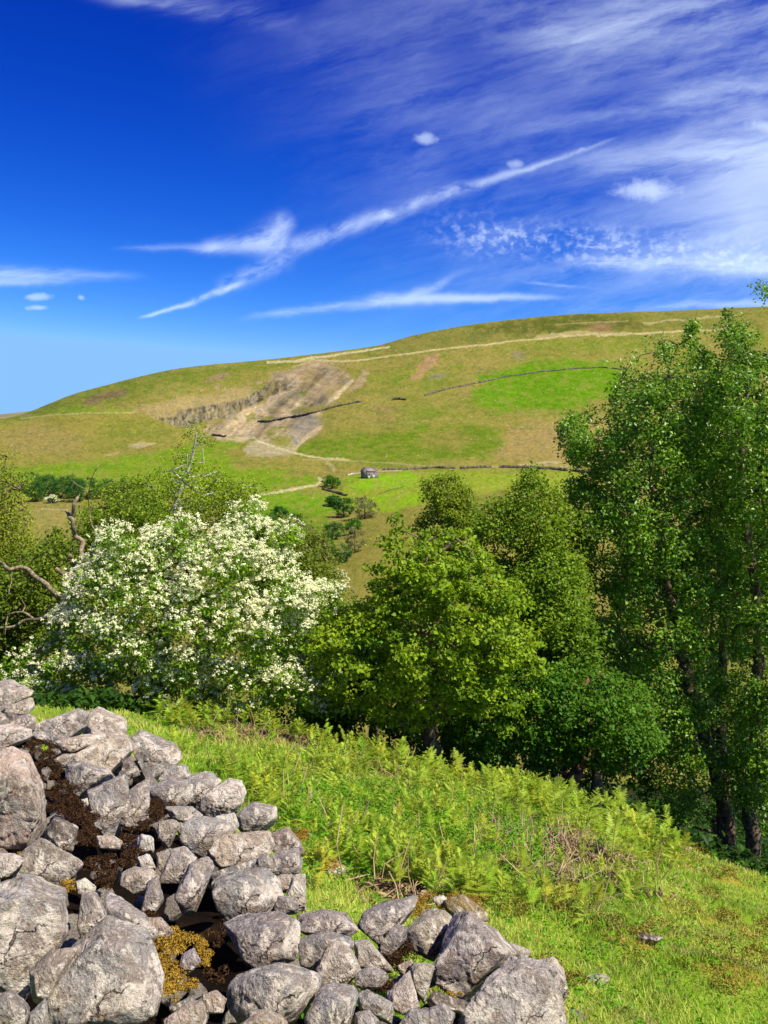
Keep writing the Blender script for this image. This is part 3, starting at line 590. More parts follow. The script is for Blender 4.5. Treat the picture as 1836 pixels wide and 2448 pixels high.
ROCKS = [ # frame, tint, thickness, label, outline
(1,'g',1,"flat grey slab on top of the far end of the wall, at the left edge",[(-70,80),(0,60),(60,62),(120,95),(172,130),(90,180),(0,212),(-70,215)]),
(1,'t',.8,"thin wedge stone directly under the flat slab at the wall's far end",[(5,212),(90,180),(160,148),(175,195),(140,232),(60,232)]),
(1,'g',1,"grey block below the wedge stone at the far left end of the wall",[(-60,215),(0,215),(42,265),(30,295),(0,305),(-60,305)]),
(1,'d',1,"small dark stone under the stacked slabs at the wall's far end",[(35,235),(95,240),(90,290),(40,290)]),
(1,'g',1,"small grey chunk right of the stacked slabs at the wall's far end",[(90,250),(150,235),(190,262),(180,310),(120,320),(85,285)]),
(1,'w',1,"broad pale stone lying above the big brown boulder",[(-50,310),(60,290),(150,320),(155,350),(80,390),(0,420),(-60,430)]),
(1,'g',1,"long sloping grey stone with an ochre spot on the wall top under the blossom",[(190,290),(300,265),(420,210),(460,235),(440,300),(390,340),(290,385),(200,370),(160,340)]),
(1,'t',1,"rounded tan stone on the wall crest right under the hawthorn",[(455,235),(520,205),(600,240),(660,265),(668,330),(560,345),(450,350),(435,300)]),
(1,'t',.7,"flat tan slab just below the rounded crest stone",[(300,375),(440,345),(590,350),(480,400),(380,430),(330,430)]),
(1,'t',1,"pale broken stone under the left end of the wide tan slab",[(290,470),(330,445),(390,445),(360,500),(310,510)]),
(1,'t',1,"wide tan stone with a pointed right end in the upper wall",[(390,455),(470,395),(600,330),(690,350),(705,400),(660,470),(570,525),(480,520)]),
(1,'g',1,"large blue-grey slab standing on the crest beside the green bank",[(690,370),(745,330),(850,370),(925,400),(935,500),(820,560),(770,570),(720,470)]),
(1,'d',.8,"small dark triangular stone wedged in front of the blue-grey slab",[(635,470),(690,465),(730,545),(665,572),(635,540)]),
(1,'g',1,"flat-topped grey block left of the small dark triangular stone",[(355,500),(430,490),(520,560),(620,545),(500,610),(420,655),(355,620),(348,560)]),
(1,'g',1,"tapering grey stone pointing down into the mossy hollow",[(505,600),(640,560),(670,620),(640,760),(590,865),(550,865),(490,790),(460,700),(465,640)]),
(1,'g',1,"upright grey stone with pale face beside the tapering stone",[(650,680),(700,590),(780,550),(788,620),(790,700),(770,780),(700,815),(640,800)]),
(1,'g',1,"smooth grey slab in the middle of the upper wall",[(785,620),(900,570),(990,570),(1000,650),(960,710),(860,720),(800,690)]),
(1,'g',1,"grey block between the smooth slab and the white-faced stone",[(980,560),(1090,540),(1150,580),(1110,620),(1040,680),(1010,720),(970,700),(990,640)]),
(1,'w',1,"white-faced stone leaning on the wall edge against the green ferns",[(1060,660),(1190,580),(1250,590),(1270,650),(1240,730),(1140,765),(1020,745),(1030,690)]),
(1,'g',.8,"flat brownish slab below the white-faced leaning stone",[(870,720),(1000,720),(1060,770),(1000,800),(900,775)]),
(1,'g',1,"small grey stone under the foot of the large blue-grey slab",[(835,570),(890,505),(975,505),(998,560),(900,585),(830,590)]),
(1,'t',1,"small pale stone on the left of the long sharp-edged slab",[(830,800),(900,780),(940,800),(910,880),(880,930),(830,880)]),
(1,'b',1,"long sharp-edged grey slab in the centre of the wall",[(905,840),(940,800),(1060,770),(1190,800),(1220,840),(1080,890),(1060,975),(980,940)]),
(1,'g',1,"blocky grey stone with a square outline at the wall edge below the white-faced one",[(1250,740),(1330,700),(1430,720),(1442,790),(1370,840),(1270,850),(1230,790)]),
(1,'w',.8,"pale flat stone between the sharp-edged slab and the blocky edge stone",[(1130,770),(1230,750),(1250,800),(1220,850),(1150,800)]),
(1,'t',1,"long tan lichen-spotted stone lying across the wall edge",[(1070,920),(1200,860),(1390,850),(1418,920),(1370,985),(1170,1022),(1090,985)]),
(1,'t',1,"rough brown stone on the outer edge right of the long lichen-spotted one",[(1405,860),(1500,830),(1560,900),(1578,965),(1430,955),(1410,910)]),
(1,'g',.8,"thin dark-edged stone under the long lichen-spotted one",[(1105,1065),(1220,1020),(1330,990),(1310,1045),(1220,1085),(1130,1110)]),
(1,'g',1,"angular grey stone on the outer edge above the ochre-free pale ones",[(1385,1015),(1450,950),(1550,940),(1572,1000),(1560,1060),(1440,1072)]),
(1,'g',1,"big cube-like stone with a dark left face in the middle of the wall",[(1108,1140),(1170,1080),(1370,1048),(1440,1110),(1458,1200),(1400,1280),(1290,1295),(1200,1300),(1108,1210)]),
(1,'t',1,"tan edge stone right of the big cube-like stone",[(1440,1080),(1520,1072),(1530,1110),(1490,1160),(1455,1150)]),
(1,'w',1,"pale upright stone forming the outer edge beside the cube-like stone",[(1530,1080),(1590,1075),(1592,1250),(1520,1250),(1500,1180)]),
(1,'g',1,"low grey stone at the outer edge below the cube-like stone",[(1455,1180),(1510,1190),(1560,1260),(1450,1280),(1430,1260)]),
(1,'w',1,"small white block in the little stack left of centre",[(715,885),(740,865),(800,880),(800,950),(730,952)]),
(1,'w',1,"small white wedge in the little stack left of centre",[(720,985),(780,962),(812,1040),(740,1035)]),
(1,'t',1,"small brown stone beside the white kite-shaped stone",[(820,965),(890,940),(912,1020),(900,1055),(830,1052)]),
(1,'w',1,"bright white kite-shaped stone in the centre of the wall",[(890,950),(960,935),(1020,1000),(940,1105),(830,1118),(885,1060)]),
(1,'t',1,"rounded pale oval stone above the deep mossy hollow",[(645,1065),(700,1035),(790,1050),(822,1090),(770,1152),(700,1165),(638,1122)]),
(1,'g',1,"leaning pear-shaped stone at the left of the big cube-like stone",[(1000,1010),(1060,980),(1110,1030),(1080,1130),(1020,1255),(980,1272),(905,1205),(920,1150)]),
(1,'g',1,"slim upright stone right of the rounded oval stone",[(770,1120),(820,1085),(850,1200),(790,1285),(740,1260)]),
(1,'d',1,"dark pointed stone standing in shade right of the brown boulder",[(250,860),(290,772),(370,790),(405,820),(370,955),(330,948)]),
(1,'t',1,"big brown boulder at the left edge of the photo",[(-130,480),(60,430),(150,470),(220,560),(248,680),(220,820),(140,905),(40,928),(-130,900)]),
(1,'t',1,"humped brown stone with a bright corner below the brown boulder",[(160,920),(240,868),(300,930),(425,1012),(310,1132),(200,1092),(50,1062),(100,980)]),
(1,'w',.8,"pale flat stone with orange lichen at the left edge under the boulder",[(-60,960),(0,955),(70,965),(130,1000),(40,1075),(-60,1095)]),
(1,'g',1,"huge rounded grey boulder at the left edge near the bottom",[(20,1140),(120,1090),(220,1100),(320,1170),(350,1270),(330,1370),(250,1440),(210,1550),(150,1610),(120,1700),(0,1700),(-110,1640),(-110,1200)]),
(1,'w',1,"pale stone peeping out above the yellow moss beside the humped stone",[(400,1110),(450,1090),(500,1130),(480,1180),(410,1170)]),
(1,'g',1,"narrow grey stone standing between the two biggest boulders",[(430,1180),(500,1170),(550,1290),(490,1380),(440,1415),(410,1340),(425,1250)]),
(1,'g',1,"pyramid-shaped stone with a dark left face behind the biggest boulder",[(572,1158),(650,1190),(760,1290),(810,1390),(700,1450),(600,1330),(530,1295),(530,1220)]),
(1,'g',1,"biggest boulder of all, egg-shaped and speckled, at the bottom left",[(560,1322),(660,1310),(740,1370),(800,1480),(832,1600),(800,1770),(740,1835),(560,1900),(350,1890),(240,1790),(265,1640),(330,1530),(430,1430)]),
(1,'t',1,"brown stone with orange moss between the two biggest boulders",[(165,1570),(250,1490),(400,1460),(340,1530),(270,1640),(240,1740),(180,1720)]),
(1,'g',1,"smooth grey stone in the bottom left corner",[(-70,1710),(60,1690),(150,1755),(120,1900),(-70,1900)]),
(1,'g',1,"upright slab beside the bottom left corner stone",[(160,1800),(240,1720),(255,1890),(140,1890)]),
(1,'g',1,"broad grey stone with a notch above the big smooth pale boulder",[(1188,1335),(1290,1290),(1420,1290),(1560,1280),(1578,1400),(1540,1500),(1410,1532),(1310,1562),(1240,1470)]),
(1,'g',1,"rock nested in the ring of golden moss",[(955,1485),(1010,1460),(1042,1520),(990,1585),(940,1545)]),
(1,'t',1,"small tan stone with white lichen right of the golden moss at the bottom",[(1058,1700),(1130,1680),(1176,1722),(1160,1785),(1080,1785)]),
(1,'t',1,"mossy brown stone at the bottom edge under the golden moss",[(870,1830),(990,1740),(1060,1740),(1090,1860),(1080,1900),(880,1900)]),
(1,'g',.7,"flat grey stone at the bottom edge right of the golden moss",[(890,1760),(1000,1705),(1060,1695),(1000,1740),(900,1790)]),
(1,'t',1,"pale pitted stone at the bottom edge under the big smooth boulder",[(1255,1860),(1350,1790),(1470,1810),(1510,1910),(1260,1920)]),
(1,'t',.8,"cream stone under the long slab at the edge of the shaded hollow",[(500,872),(590,870),(635,900),(620,935),(520,928)]),
(1,'w',1,"tiny white pebble caught in the dark gap of the upper wall",[(425,680),(455,672),(462,710),(430,722)]),
(1,'t',1,"cream rock face showing in the gap above the golden moss",[(770,1300),(840,1300),(905,1370),(850,1400),(780,1350)]),
(2,'g',.8,"flat-topped grey stone on the edge of the grassy dip",[(400,532),(500,510),(590,525),(652,590),(600,622),(440,617),(398,600)]),
(2,'g',1,"grey speckled block directly below the flat-topped edge stone",[(400,640),(500,610),(620,625),(620,690),(540,680),(480,765),(410,742),(388,690)]),
(2,'t',1,"brown rugged stone right of the big smooth pale boulder's top",[(520,680),(560,650),(620,690),(662,770),(600,832),(480,842),(463,800),(510,740)]),
(2,'w',1,"pale stepped stone right of the brown rugged stone",[(640,650),(710,645),(740,680),(806,772),(660,762),(650,700)]),
(2,'g',1,"long grey beak-shaped stone jutting up at the grass edge",[(650,560),(720,500),(900,450),(908,482),(840,560),(760,655),(680,610)]),
(2,'d',.8,"flat dark stone behind the beak-shaped stone",[(725,490),(780,465),(850,465),(800,505),(730,505)]),
(2,'g',1,"knobbly narrow stone below the beak-shaped stone",[(760,650),(830,560),(870,580),(862,640),(800,702),(760,700)]),
(2,'t',1,"rounded stone leaning on the left flank of the tall peaked boulder",[(868,610),(950,520),(1040,500),(1090,550),(1045,660),(990,718),(880,672)]),
(2,'g',1.1,"tall peaked boulder with black lichen spots near the bottom centre",[(1000,710),(1080,560),(1140,508),(1220,560),(1310,630),(1330,680),(1230,740),(1180,830),(1110,882),(1030,862),(985,800)]),
(2,'g',1.1,"huge sloping boulder at the right-hand end of the wall",[(1110,970),(1240,800),(1330,720),(1440,735),(1510,760),(1550,900),(1555,1010),(1400,1080),(1130,1080)]),
(2,'w',.9,"pale knob on the right shoulder of the huge sloping boulder",[(1440,742),(1520,725),(1560,780),(1577,870),(1540,935),(1490,850)]),
(2,'b',1.1,"big smooth pale grey boulder at the bottom of the photo",[(70,880),(130,790),(260,740),(340,738),(470,790),(482,850),(430,912),(360,992),(150,1002),(90,945)]),
(2,'b',1.1,"rounded grey boulder with an orange stain right of the big smooth one",[(428,960),(500,845),(600,838),(652,870),(645,960),(605,1010),(600,1070),(440,1070),(418,1000)]),
(2,'g',.9,"tilted flat stone right of the orange-stained boulder",[(648,885),(700,865),(800,920),(802,1000),(740,965),(660,935)]),
(2,'w',1,"brightest white pointed stone near the bottom centre",[(788,880),(880,783),(915,880),(922,930),(860,962),(808,930)]),
(2,'t',1,"upright tan stone between the white pointed stone and the peaked boulder",[(888,760),(920,735),(992,740),(982,820),(950,912),(910,860)]),
(2,'g',1,"dark grey stone at the bottom edge under the white pointed stone",[(840,1005),(900,945),(962,960),(965,1060),(840,1060)]),
(2,'g',1,"brown-grey stone at the bottom edge left of the huge sloping boulder",[(975,945),(1030,925),(1082,970),(1050,1050),(970,1050)]),
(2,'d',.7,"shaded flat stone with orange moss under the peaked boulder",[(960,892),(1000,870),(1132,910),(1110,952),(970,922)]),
(2,'g',1,"cracked grey stone below the pale stepped stone",[(648,795),(700,760),(792,790),(760,842),(680,852),(650,835)]),
(2,'g',1,"small grey stone at the bottom edge right of the orange-stained boulder",[(648,965),(700,950),(742,1000),(722,1060),(648,1060)]),
(2,'w',.8,"small lichen-white stone behind the right end of the wall in the grass",[(1328,652),(1420,690),(1410,712),(1350,712)]),
(2,'w',.8,"white stone at the back of the moss-topped boulder",[(982,455),(1030,445),(1062,475),(1010,500)]),
(2,'o',1,"boulder capped with ochre moss behind the tall peaked one",[(1040,470),(1120,445),(1200,500),(1228,545),(1140,560),(1060,540)]),
(2,'t',1,"brown stone in the hollow left of the upright tan stone",[(828,755),(900,722),(902,775),(850,802)]),
(2,'t',1,"pitted tan stone at the bottom edge under the smooth pale boulder",[(150,1010),(180,955),(260,952),(332,985),(330,1060),(150,1060)]),
(1,'g',1,"grey stone filling the outer corner above the cube-like stone",[(1340,980),(1400,960),(1440,1050),(1390,1060),(1350,1040)]),
]
def simplify(pp, tol):
    pp = list(map(tuple, pp))
    while len(pp) > 5:
        best, bi = 1e9, -1
        for i in range(len(pp)):
            a, b, c = np.array(pp[i - 1]), np.array(pp[i]), np.array(pp[(i + 1) % len(pp)]); d = c - a
            h = abs(d[0] * (b - a)[1] - d[1] * (b - a)[0]) / (np.hypot(*d) + 1e-9)
            if h < best: best, bi = h, i
        if best > tol: break
        pp.pop(bi)
    return np.array(pp)
def build_rocks():
    rng = np.random.default_rng(11); centers = []
    for i, (fr, tint, th, label, poly) in enumerate(ROCKS):
        pp = np.array([(K1 if fr == 1 else K2)(*q) for q in poly]); cen = pp.mean(0); pp = simplify(pp, .17 * np.mean(np.hypot(*(pp - cen).T))); pp = cen + (pp - cen) * 1.15
        Yc = rub(*cen); C0 = P(cen[0], cen[1], Yc); view = C0 / np.linalg.norm(C0)
        size = np.mean(np.hypot(*(pp - cen).T)) / F * Yc / CP
        Ys = Yc + np.clip((rub(pp[:, 0], pp[:, 1]) - Yc) * .5, -size * .6, size * .6) + rng.uniform(-.10, .10, len(pp)) * size
        mid = P(pp[:, 0], pp[:, 1], Ys); slab = rng.random() < .35; sc = rng.uniform(.80, .92) if slab else rng.uniform(.58, .76)
        e = np.array((rng.uniform(-.28, .10), -rng.uniform(.05, .34))) * (1 - sc) * 3.0          # the near face sits low, so a top face shows above it
        rel = pp - cen; fp = cen + rel * sc + np.array((e[0], -e[1])) * np.abs(rel).mean(0)
        nearY = Yc - size * (rng.uniform(.12, .25) if slab else rng.uniform(.38, .62)) * th; tx, ty = rng.uniform(-.35, .35), rng.uniform(.0, .5)
        fY = nearY + (fp[:, 0] - cen[0]) / F * Yc * tx - (fp[:, 1] - cen[1]) / F * Yc * ty
        near = P(fp[:, 0], fp[:, 1], fY)
        back = C0 + (mid - C0) * .78 + view * size * 1.0 * th + np.array((0, 0, -.3)) * size * th
        pts = list(mid) + list(near) + list(back)
        lvl = 6 if size > .13 else 5
        ob, c = rock_mesh('limestone_rock', np.array(pts), M_STONE, tint, lvl, 100 + i, 90 if tint != 'b' else 16)
        tag(ob, label, 'rock', ST); centers.append((c, size))
    return centers
RC = build_rocks()

# footprint of the wall, from the outline of its top
TOPPOLY = [(-260, 1640), (0, 1650), (75, 1665), (120, 1720), (290, 1720), (410, 1790), (430, 1860), (560, 1890), (640, 1950), (690, 2010), (705, 2180), (850, 2215), (980, 2165), (1110, 2165), (1190, 2250), (1330, 2340), (1370, 2448), (1370, 2640), (600, 2700), (-300, 2760), (-500, 2000)]
def _fp():
    out = []
    for px, py in TOPPOLY:
        y = on_plane(px, py, HW); t, _ = TS(px, py); out.append((float(t * y), float(y)))
    return out
FOOT = _fp()
def wall_core(x, y):
    d = polysd(x, y, FOOT) - .06
    base = plane(x, y)
    return base - .1 + (HW - .24) * sst(-.10, .10, d) + fbm2(x * 6, y * 6, 4, 77) * .05 * sst(0, .2, d), d
def build_core():
    X, Y = np.meshgrid(np.linspace(-6.5, 1.6, 300), np.linspace(.9, 11, 320)); Z, d = wall_core(X, Y)
    n = fbm2(X * 9, Y * 9, 4, 15); mo = sst(.1, .4, fbm2(X * 3, Y * 3, 4, 16))[..., None]
    c = np.array((.014, .009, .006)) * (1 - mo) + np.array((.04, .021, .009)) * mo; c = c * (1 + .5 * n[..., None])  # soil brown lowered towards black, painting the deep shade of the clefts
    tag(mesh_obj('soil', np.stack([X, Y, Z], -1).reshape(-1, 3), grid_faces(*X.shape), M_SOIL, col=c.reshape(-1, 3), smooth=True), kind='structure')
    # rubble wedged in the gaps and in the outer face
    rng = np.random.default_rng(5); kinds = []
    for k in range(7):
        q = rng.normal(size=(15, 3)); q /= np.linalg.norm(q, axis=1)[:, None]; q *= np.array((1, .8, .6)) * rng.uniform(.8, 1.15, (15, 1))
        ob, c0 = rock_mesh('rubble_stone', q, M_STONE, 'gttwgtg'[k], 4, 300 + k, 24); kinds.append(ob)
    n = 0; tries = 0; placed = []
    while n < 290 and tries < 20000:
        tries += 1; x, y = rng.uniform(-6, 1.4), 1.1 + rng.uniform(0, 1) ** .8 * 9
        z, d = wall_core(np.array(x), np.array(y)); z = float(z); d = float(d)
        if d < -.06: continue
        edge = d < .22; s = rng.uniform(.06, .12) if edge else (rng.uniform(.07, .12) if n < 190 else rng.uniform(.03, .06))
        if any((x - a) ** 2 + (y - b) ** 2 < (s + r) ** 2 * .55 for a, b, r in placed): continue
        zz = z + .10 + s * (.25 if n < 190 else .5) + (rng.uniform(-.05, .03) if edge else 0)
        ob = kinds[n] if n < 7 else kinds[rng.integers(7)].copy()
        if n >= 7: C.objects.link(ob)
        ob.location = (x, y, zz); ob.scale = (s, s, s); ob.rotation_euler = rng.uniform(0, 6.28, 3); placed.append((x, y, s)); n += 1
        tag(ob, "small loose limestone rubble filling the gaps between the big stones of the wall", 'stone', "small rubble stones of the wall")
build_core()
# ================================================================== trees
def tubes(segs, sides=5):
    """segs: list of (p0, p1, r0, r1) -> vertices, faces; vectorised prisms"""
    A = np.array([s[0] for s in segs]); B = np.array([s[1] for s in segs]); ra = np.array([s[2] for s in segs]); rb = np.array([s[3] for s in segs])
    d = B - A; L = np.linalg.norm(d, axis=1, keepdims=True) + 1e-9; d = d / L
    ref = np.where(np.abs(d[:, 2:3]) > .9, np.array([[1., 0, 0]]), np.array([[0, 0, 1.]])); u = np.cross(d, ref); u /= np.linalg.norm(u, axis=1, keepdims=True); v = np.cross(d, u)
    B = B + d * np.minimum(rb[:, None] * .6, L * .3)
    a = np.arange(sides) * 2 * math.pi / sides; ca, sa = np.cos(a), np.sin(a)
    off = u[:, None] * ca[None, :, None] + v[:, None] * sa[None, :, None]
    V = np.concatenate([A[:, None] + off * ra[:, None, None], B[:, None] + off * rb[:, None, None]], 1).reshape(-1, 3)
    n = len(segs); k = np.arange(sides); k2 = (k + 1) % sides; base = (np.arange(n) * sides * 2)[:, None]
    Fq = np.stack([base + k, base + k2, base + sides + k2, base + sides + k], -1).reshape(-1, 4)
    return V, Fq
def path_tube(pts, radii, sides=9, sub=5, seed=0, wob=.25):
    """smooth tapered limb through the points"""
    pts = np.asarray(pts, float); radii = np.asarray(radii, float); n = len(pts); t = np.arange(n); q = np.linspace(0, n - 1, (n - 1) * sub + 1)
    if n > 2: C_ = pchip(t.astype(float), pts, q); R_ = np.interp(q, t, radii)
    else: C_ = np.stack([np.interp(q, t, pts[:, k]) for k in range(3)], -1); R_ = np.interp(q, t, radii)
    C_ = C_ + (np.stack([vn2(q * 1.3 + seed, q * 0 + k, seed) for k in range(3)], -1)) * R_[:, None] * wob
    T = np.gradient(C_, axis=0); T /= np.linalg.norm(T, axis=1, keepdims=True) + 1e-9
    ref = np.array([1., .2, .1]); U = np.cross(T, ref); U /= np.linalg.norm(U, axis=1, keepdims=True) + 1e-9; W = np.cross(T, U)
    a = np.arange(sides) * 2 * math.pi / sides
    rr = R_[:, None] * (1 + .16 * fbm2(q[:, None] * 2.1 + seed, a[None, :] * 1.3 + 5, 2, seed))
    V = C_[:, None] + U[:, None] * (np.cos(a) * rr)[..., None] + W[:, None] * (np.sin(a) * rr)[..., None]; m = len(q)
    i = np.arange(m - 1)[:, None] * sides; k = np.arange(sides); k2 = (k + 1) % sides
    Fq = np.stack([i + k, i + k2, i + sides + k2, i + sides + k], -1).reshape(-1, 4)
    V = np.concatenate([V.reshape(-1, 3), C_[:1], C_[-1:]]); c0, c1 = m * sides, m * sides + 1
    Ft = np.concatenate([np.stack([np.full(sides, c0), k2, k], -1), np.stack([np.full(sides, c1), (m - 1) * sides + k, (m - 1) * sides + k2], -1)])
    return V, Fq, Ft
def merge(parts):
    """parts: list of (V, faces...) -> V, [quads], [tris]"""
    Vs, Q, T, o = [], [], [], 0
    for p in parts:
        V = p[0]; Vs.append(V)
        for f in p[1:]: (Q if f.shape[1] == 4 else T).append(f + o)
        o += len(V)
    return np.concatenate(Vs), [np.concatenate(x) for x in (Q, T) if x]
def leaf_quads(cent, normal, size, rng, aspect=.72, fold=.18):
    """pointed leaves as folded kites"""
    n = len(cent); a = rng.normal(size=(n, 3)); u = np.cross(normal, a); u /= np.linalg.norm(u, axis=1, keepdims=True) + 1e-9; w = np.cross(normal, u)
    s = size[:, None]
    p0 = cent - u * s * .5; p2 = cent + u * s * .55; side = w * s * aspect * .5; up = normal * s * fold
    V = np.stack([p0, cent + side + up, p2, cent - side + up], 1).reshape(-1, 3); i = np.arange(n)[:, None] * 4
    return V, np.concatenate([np.concatenate([i, i + 1, i + 2], 1), np.concatenate([i, i + 2, i + 3], 1)])
def rand_in_poly(poly, n, rng, dens=None):
    poly = np.array(poly, float); lo, hi = poly.min(0), poly.max(0); out = []
    while sum(len(o) for o in out) < n:
        q = rng.uniform(lo, hi, (n * 2, 2)); m = polysd(q[:, 0], q[:, 1], poly) > 0
        if dens is not None: m &= rng.random(len(q)) < dens(q[:, 0], q[:, 1])
        out.append(q[m])
    return np.concatenate(out)[:n]

LB = 1.75
def grow(trunk_nodes, trunk_r, cl, rng, step, tip_r, up=.6):
    """connect every leaf cluster to the growing skeleton; returns segments (parent radius by pipe model)"""
    N = [np.array(p) for p in trunk_nodes]; par = list(range(-1, len(N) - 1)); isT = [True] * len(N); A = np.array(N)
    cap = len(N) + len(cl) * 60; arr = np.zeros((cap, 3)); arr[:len(N)] = A; n = len(N)
    dist0 = np.min(np.linalg.norm(cl[:, None] - A[None], axis=2), axis=1); ends = []
    for ci in np.argsort(dist0):
        c = cl[ci]; d = arr[:n] - c; D = np.linalg.norm(d, axis=1); cost = D + up * np.maximum(d[:, 2], 0) + .25 * np.maximum(-d[:, 2] - D * .75, 0)
        j = int(np.argmin(cost)); L = D[j]; k = max(1, min(40, int(L / step))); p0 = arr[j].copy(); prev = j; side = rng.normal(size=3) * L * .09; side[2] = abs(side[2]) + L * .05
        for q in range(1, k + 1):
            t = q / k; p = p0 + (c - p0) * t + side * math.sin(math.pi * t)
            p = p + rng.normal(size=3) * step * .10 * (q < k)
            arr[n] = p; par.append(prev); isT.append(False); prev = n; n += 1
        ends.append((ci, prev))
    w = np.zeros(n)
    for ci, e in ends: w[e] += 1
    for i in range(n - 1, 0, -1):
        if par[i] >= 0: w[par[i]] += w[i]
    r = tip_r * np.maximum(w, 1) ** .46
    segs = []
    for i in range(1, n):
        if isT[i] or par[i] < 0: continue
        p = par[i]; rp = r[p] if not isT[p] else min(r[i] * 1.25, r[i] + .02)
        segs.append((arr[p], arr[i], min(rp, r[i] * 1.5), r[i]))
    return segs, r

def tree(name, label, cat, poly, Y, trunk, nc=200, lpc=90, leaf=.06, rc=.28, depth=1.6, cols=((.05, .11, .01), (.09, .17, .015)), bark=None, base_r=.12, seed=1,
         droop=0.0, group=None, tip=.006, up=.6, fuzz=0.0, mat=None, dens=None, blossom=None, flat=.75, base=None, leafmat=None, crown_name='crown', spray=0.0):
    """crown fills a measured outline at distance Y and bulges 'depth' metres fore and aft; trunk: measured points (px, py, dY)"""
    rng = np.random.default_rng(seed); bark = bark or M_BARK; leafmat = leafmat or M_LEAF
    tp = np.array([P(a, b, Y + dy) for a, b, dy in trunk])
    gz = float(G(tp[0, 0], tp[0, 1])) if tp[0, 1] < 60 else hill_h(tp[0, 0], tp[0, 1])
    if tp[0, 2] > gz - .05: tp = np.vstack([[tp[0, 0], tp[0, 1], gz - .15], tp])
    else: tp[0, 2] = gz - .15
    root = thing(name, label, cat, tp[0] + np.array((0, 0, .15)), group); O = np.array(root.location[:])
    # trunk
    q = np.linspace(0, len(tp) - 1, len(tp) * 5); C_ = pchip(np.arange(len(tp)).astype(float), tp, q) if len(tp) > 2 else np.stack([np.interp(q, [0, 1], tp[:, k]) for k in range(3)], -1)
    R_ = base_r * (1 - q / q[-1]) ** .75 + tip * 2; R_[0] *= 1.25
    pt = path_tube(C_, R_, 9, 2, seed, .35)
    # clusters
    Q = rand_in_poly(poly, nc, rng, dens); sd = polysd(Q[:, 0], Q[:, 1], poly); m = max(sd.max(), 1); k = np.sqrt(np.clip(1 - (1 - sd / m) ** 2, 0, 1))
    dY = depth * k * np.where(rng.random(nc) < .62, -1, 1) * rng.uniform(.35, 1, nc) ** .7
    cen_ = np.mean(poly, 0); stray = (rng.random(nc) < .16) & (k < .55); Q = Q + (Q - cen_) * (stray * rng.uniform(.03, .12, nc))[:, None]
    cl = P(Q[:, 0], Q[:, 1], Y + dY) + rng.normal(size=(nc, 3)) * fuzz
    segs, _ = grow(C_[len(C_) // 6:], R_, cl, rng, max(rc * .7, .12 if Y < 60 else 1.0), tip, up)
    tv = tubes([s for s in segs], 4 if Y < 60 else 3)
    V, Fs = merge([(pt[0], pt[1], pt[2]), tv]); mesh_obj('trunk', V - O, Fs, bark, root, smooth=True)
    # leaves: airy clumps round the twig ends, flattened and slightly drooping
    kk = np.repeat(np.arange(nc), lpc); n = len(kk); csz = (rng.uniform(.5, 1.4, nc) * np.where(stray, .75, 1))[kk]
    g = rng.normal(size=(n, 3)); g /= np.linalg.norm(g, axis=1, keepdims=True); rad = rng.random(n) ** .5 * rc * csz
    off = g * rad[:, None] * np.array((1, 1, flat))
    if droop: off[:, 2] -= droop * rng.random(n) ** 2 * rc * 2; off[:, :2] *= (1 - .5 * np.clip(-off[:, 2:3] / (rc * 2.5), 0, 1))
    if spray:   # clumps drawn out along a random outward direction
        sdv = rng.normal(size=(nc, 3)) * np.array((1, 1, .35)); sdv /= np.linalg.norm(sdv, axis=1, keepdims=True); off = off + sdv[kk] * (rng.uniform(-1, 1, n) * rc * spray)[:, None]
    cen = cl[kk] + off
    nor = rng.normal(size=(n, 3)) * .75 + g * .35 + np.array((.15, -.2, .75)); nor /= np.linalg.norm(nor, axis=1, keepdims=True)
    size = leaf * rng.uniform(.6, 1.25, n)
    V, Ft = leaf_quads(cen, nor, size, rng)
    c0, c1 = np.array(cols[0]), np.array(cols[1]); a = np.clip(rng.normal(.5, .22, nc)[kk] + rng.normal(0, .22, n), 0, 1)[:, None]
    col = c0 * (1 - a) + c1 * a; col = col * LB * (1 + rng.normal(0, .13, (n, 1)))
    mesh_obj(crown_name, V - O, Ft, leafmat, root, col=np.repeat(np.clip(col, .002, 1), 4, 0))
    if blossom:
        nb, per, rb, ps = blossom; wt = rng.gamma(.8, 1, nc) * (.75 + .55 * (Q[:, 1] < np.median(Q[:, 1]))); kb = rng.choice(nc, nb, p=wt / wt.sum()); gb = rng.normal(size=(nb, 3)); gb /= np.linalg.norm(gb, axis=1, keepdims=True); gb[:, 2] = np.abs(gb[:, 2]) * 1.1; gb[:, 1] -= .25
        front = (dY[kb] < depth * .5)
        cb = cl[kb] + gb * rc * rng.uniform(.45, 1.3, (nb, 1)) * np.array((1.1, 1, .8)); cb = cb[front]; gb = gb[front]; nb = len(cb)
        k2 = np.repeat(np.arange(nb), per); n2 = len(k2); h = rng.normal(size=(n2, 3)); h /= np.linalg.norm(h, axis=1, keepdims=True); sc = rng.uniform(.6, 1.3, nb)[k2]
        c2 = cb[k2] + h * (rb * sc * rng.random(n2) ** .5)[:, None] * np.array((1.1, 1.1, .8))
        nn = h * .6 + np.array((.1, -.25, .8)); nn /= np.linalg.norm(nn, axis=1, keepdims=True)
        V, Ft = leaf_quads(c2, nn, ps * rng.uniform(.7, 1.2, n2), rng, .95, .12)
        cc = np.array((.90, .89, .54)) * rng.uniform(.8, 1.05, (n2, 1)); mesh_obj('blossom', V - O, Ft, M_PETAL, root, col=np.repeat(cc, 4, 0))
    return root
def treeg(*a, **k): return tree(*a, leafmat=M_GLOSS, **k)
T5 = lambda pts: [(a * .5546, 1000 + b * .5546) + tuple(r) for a, b, *r in pts]
T6 = lambda pts: [(700 + a * .4822, 1100 + b * .4822) + tuple(r) for a, b, *r in pts]
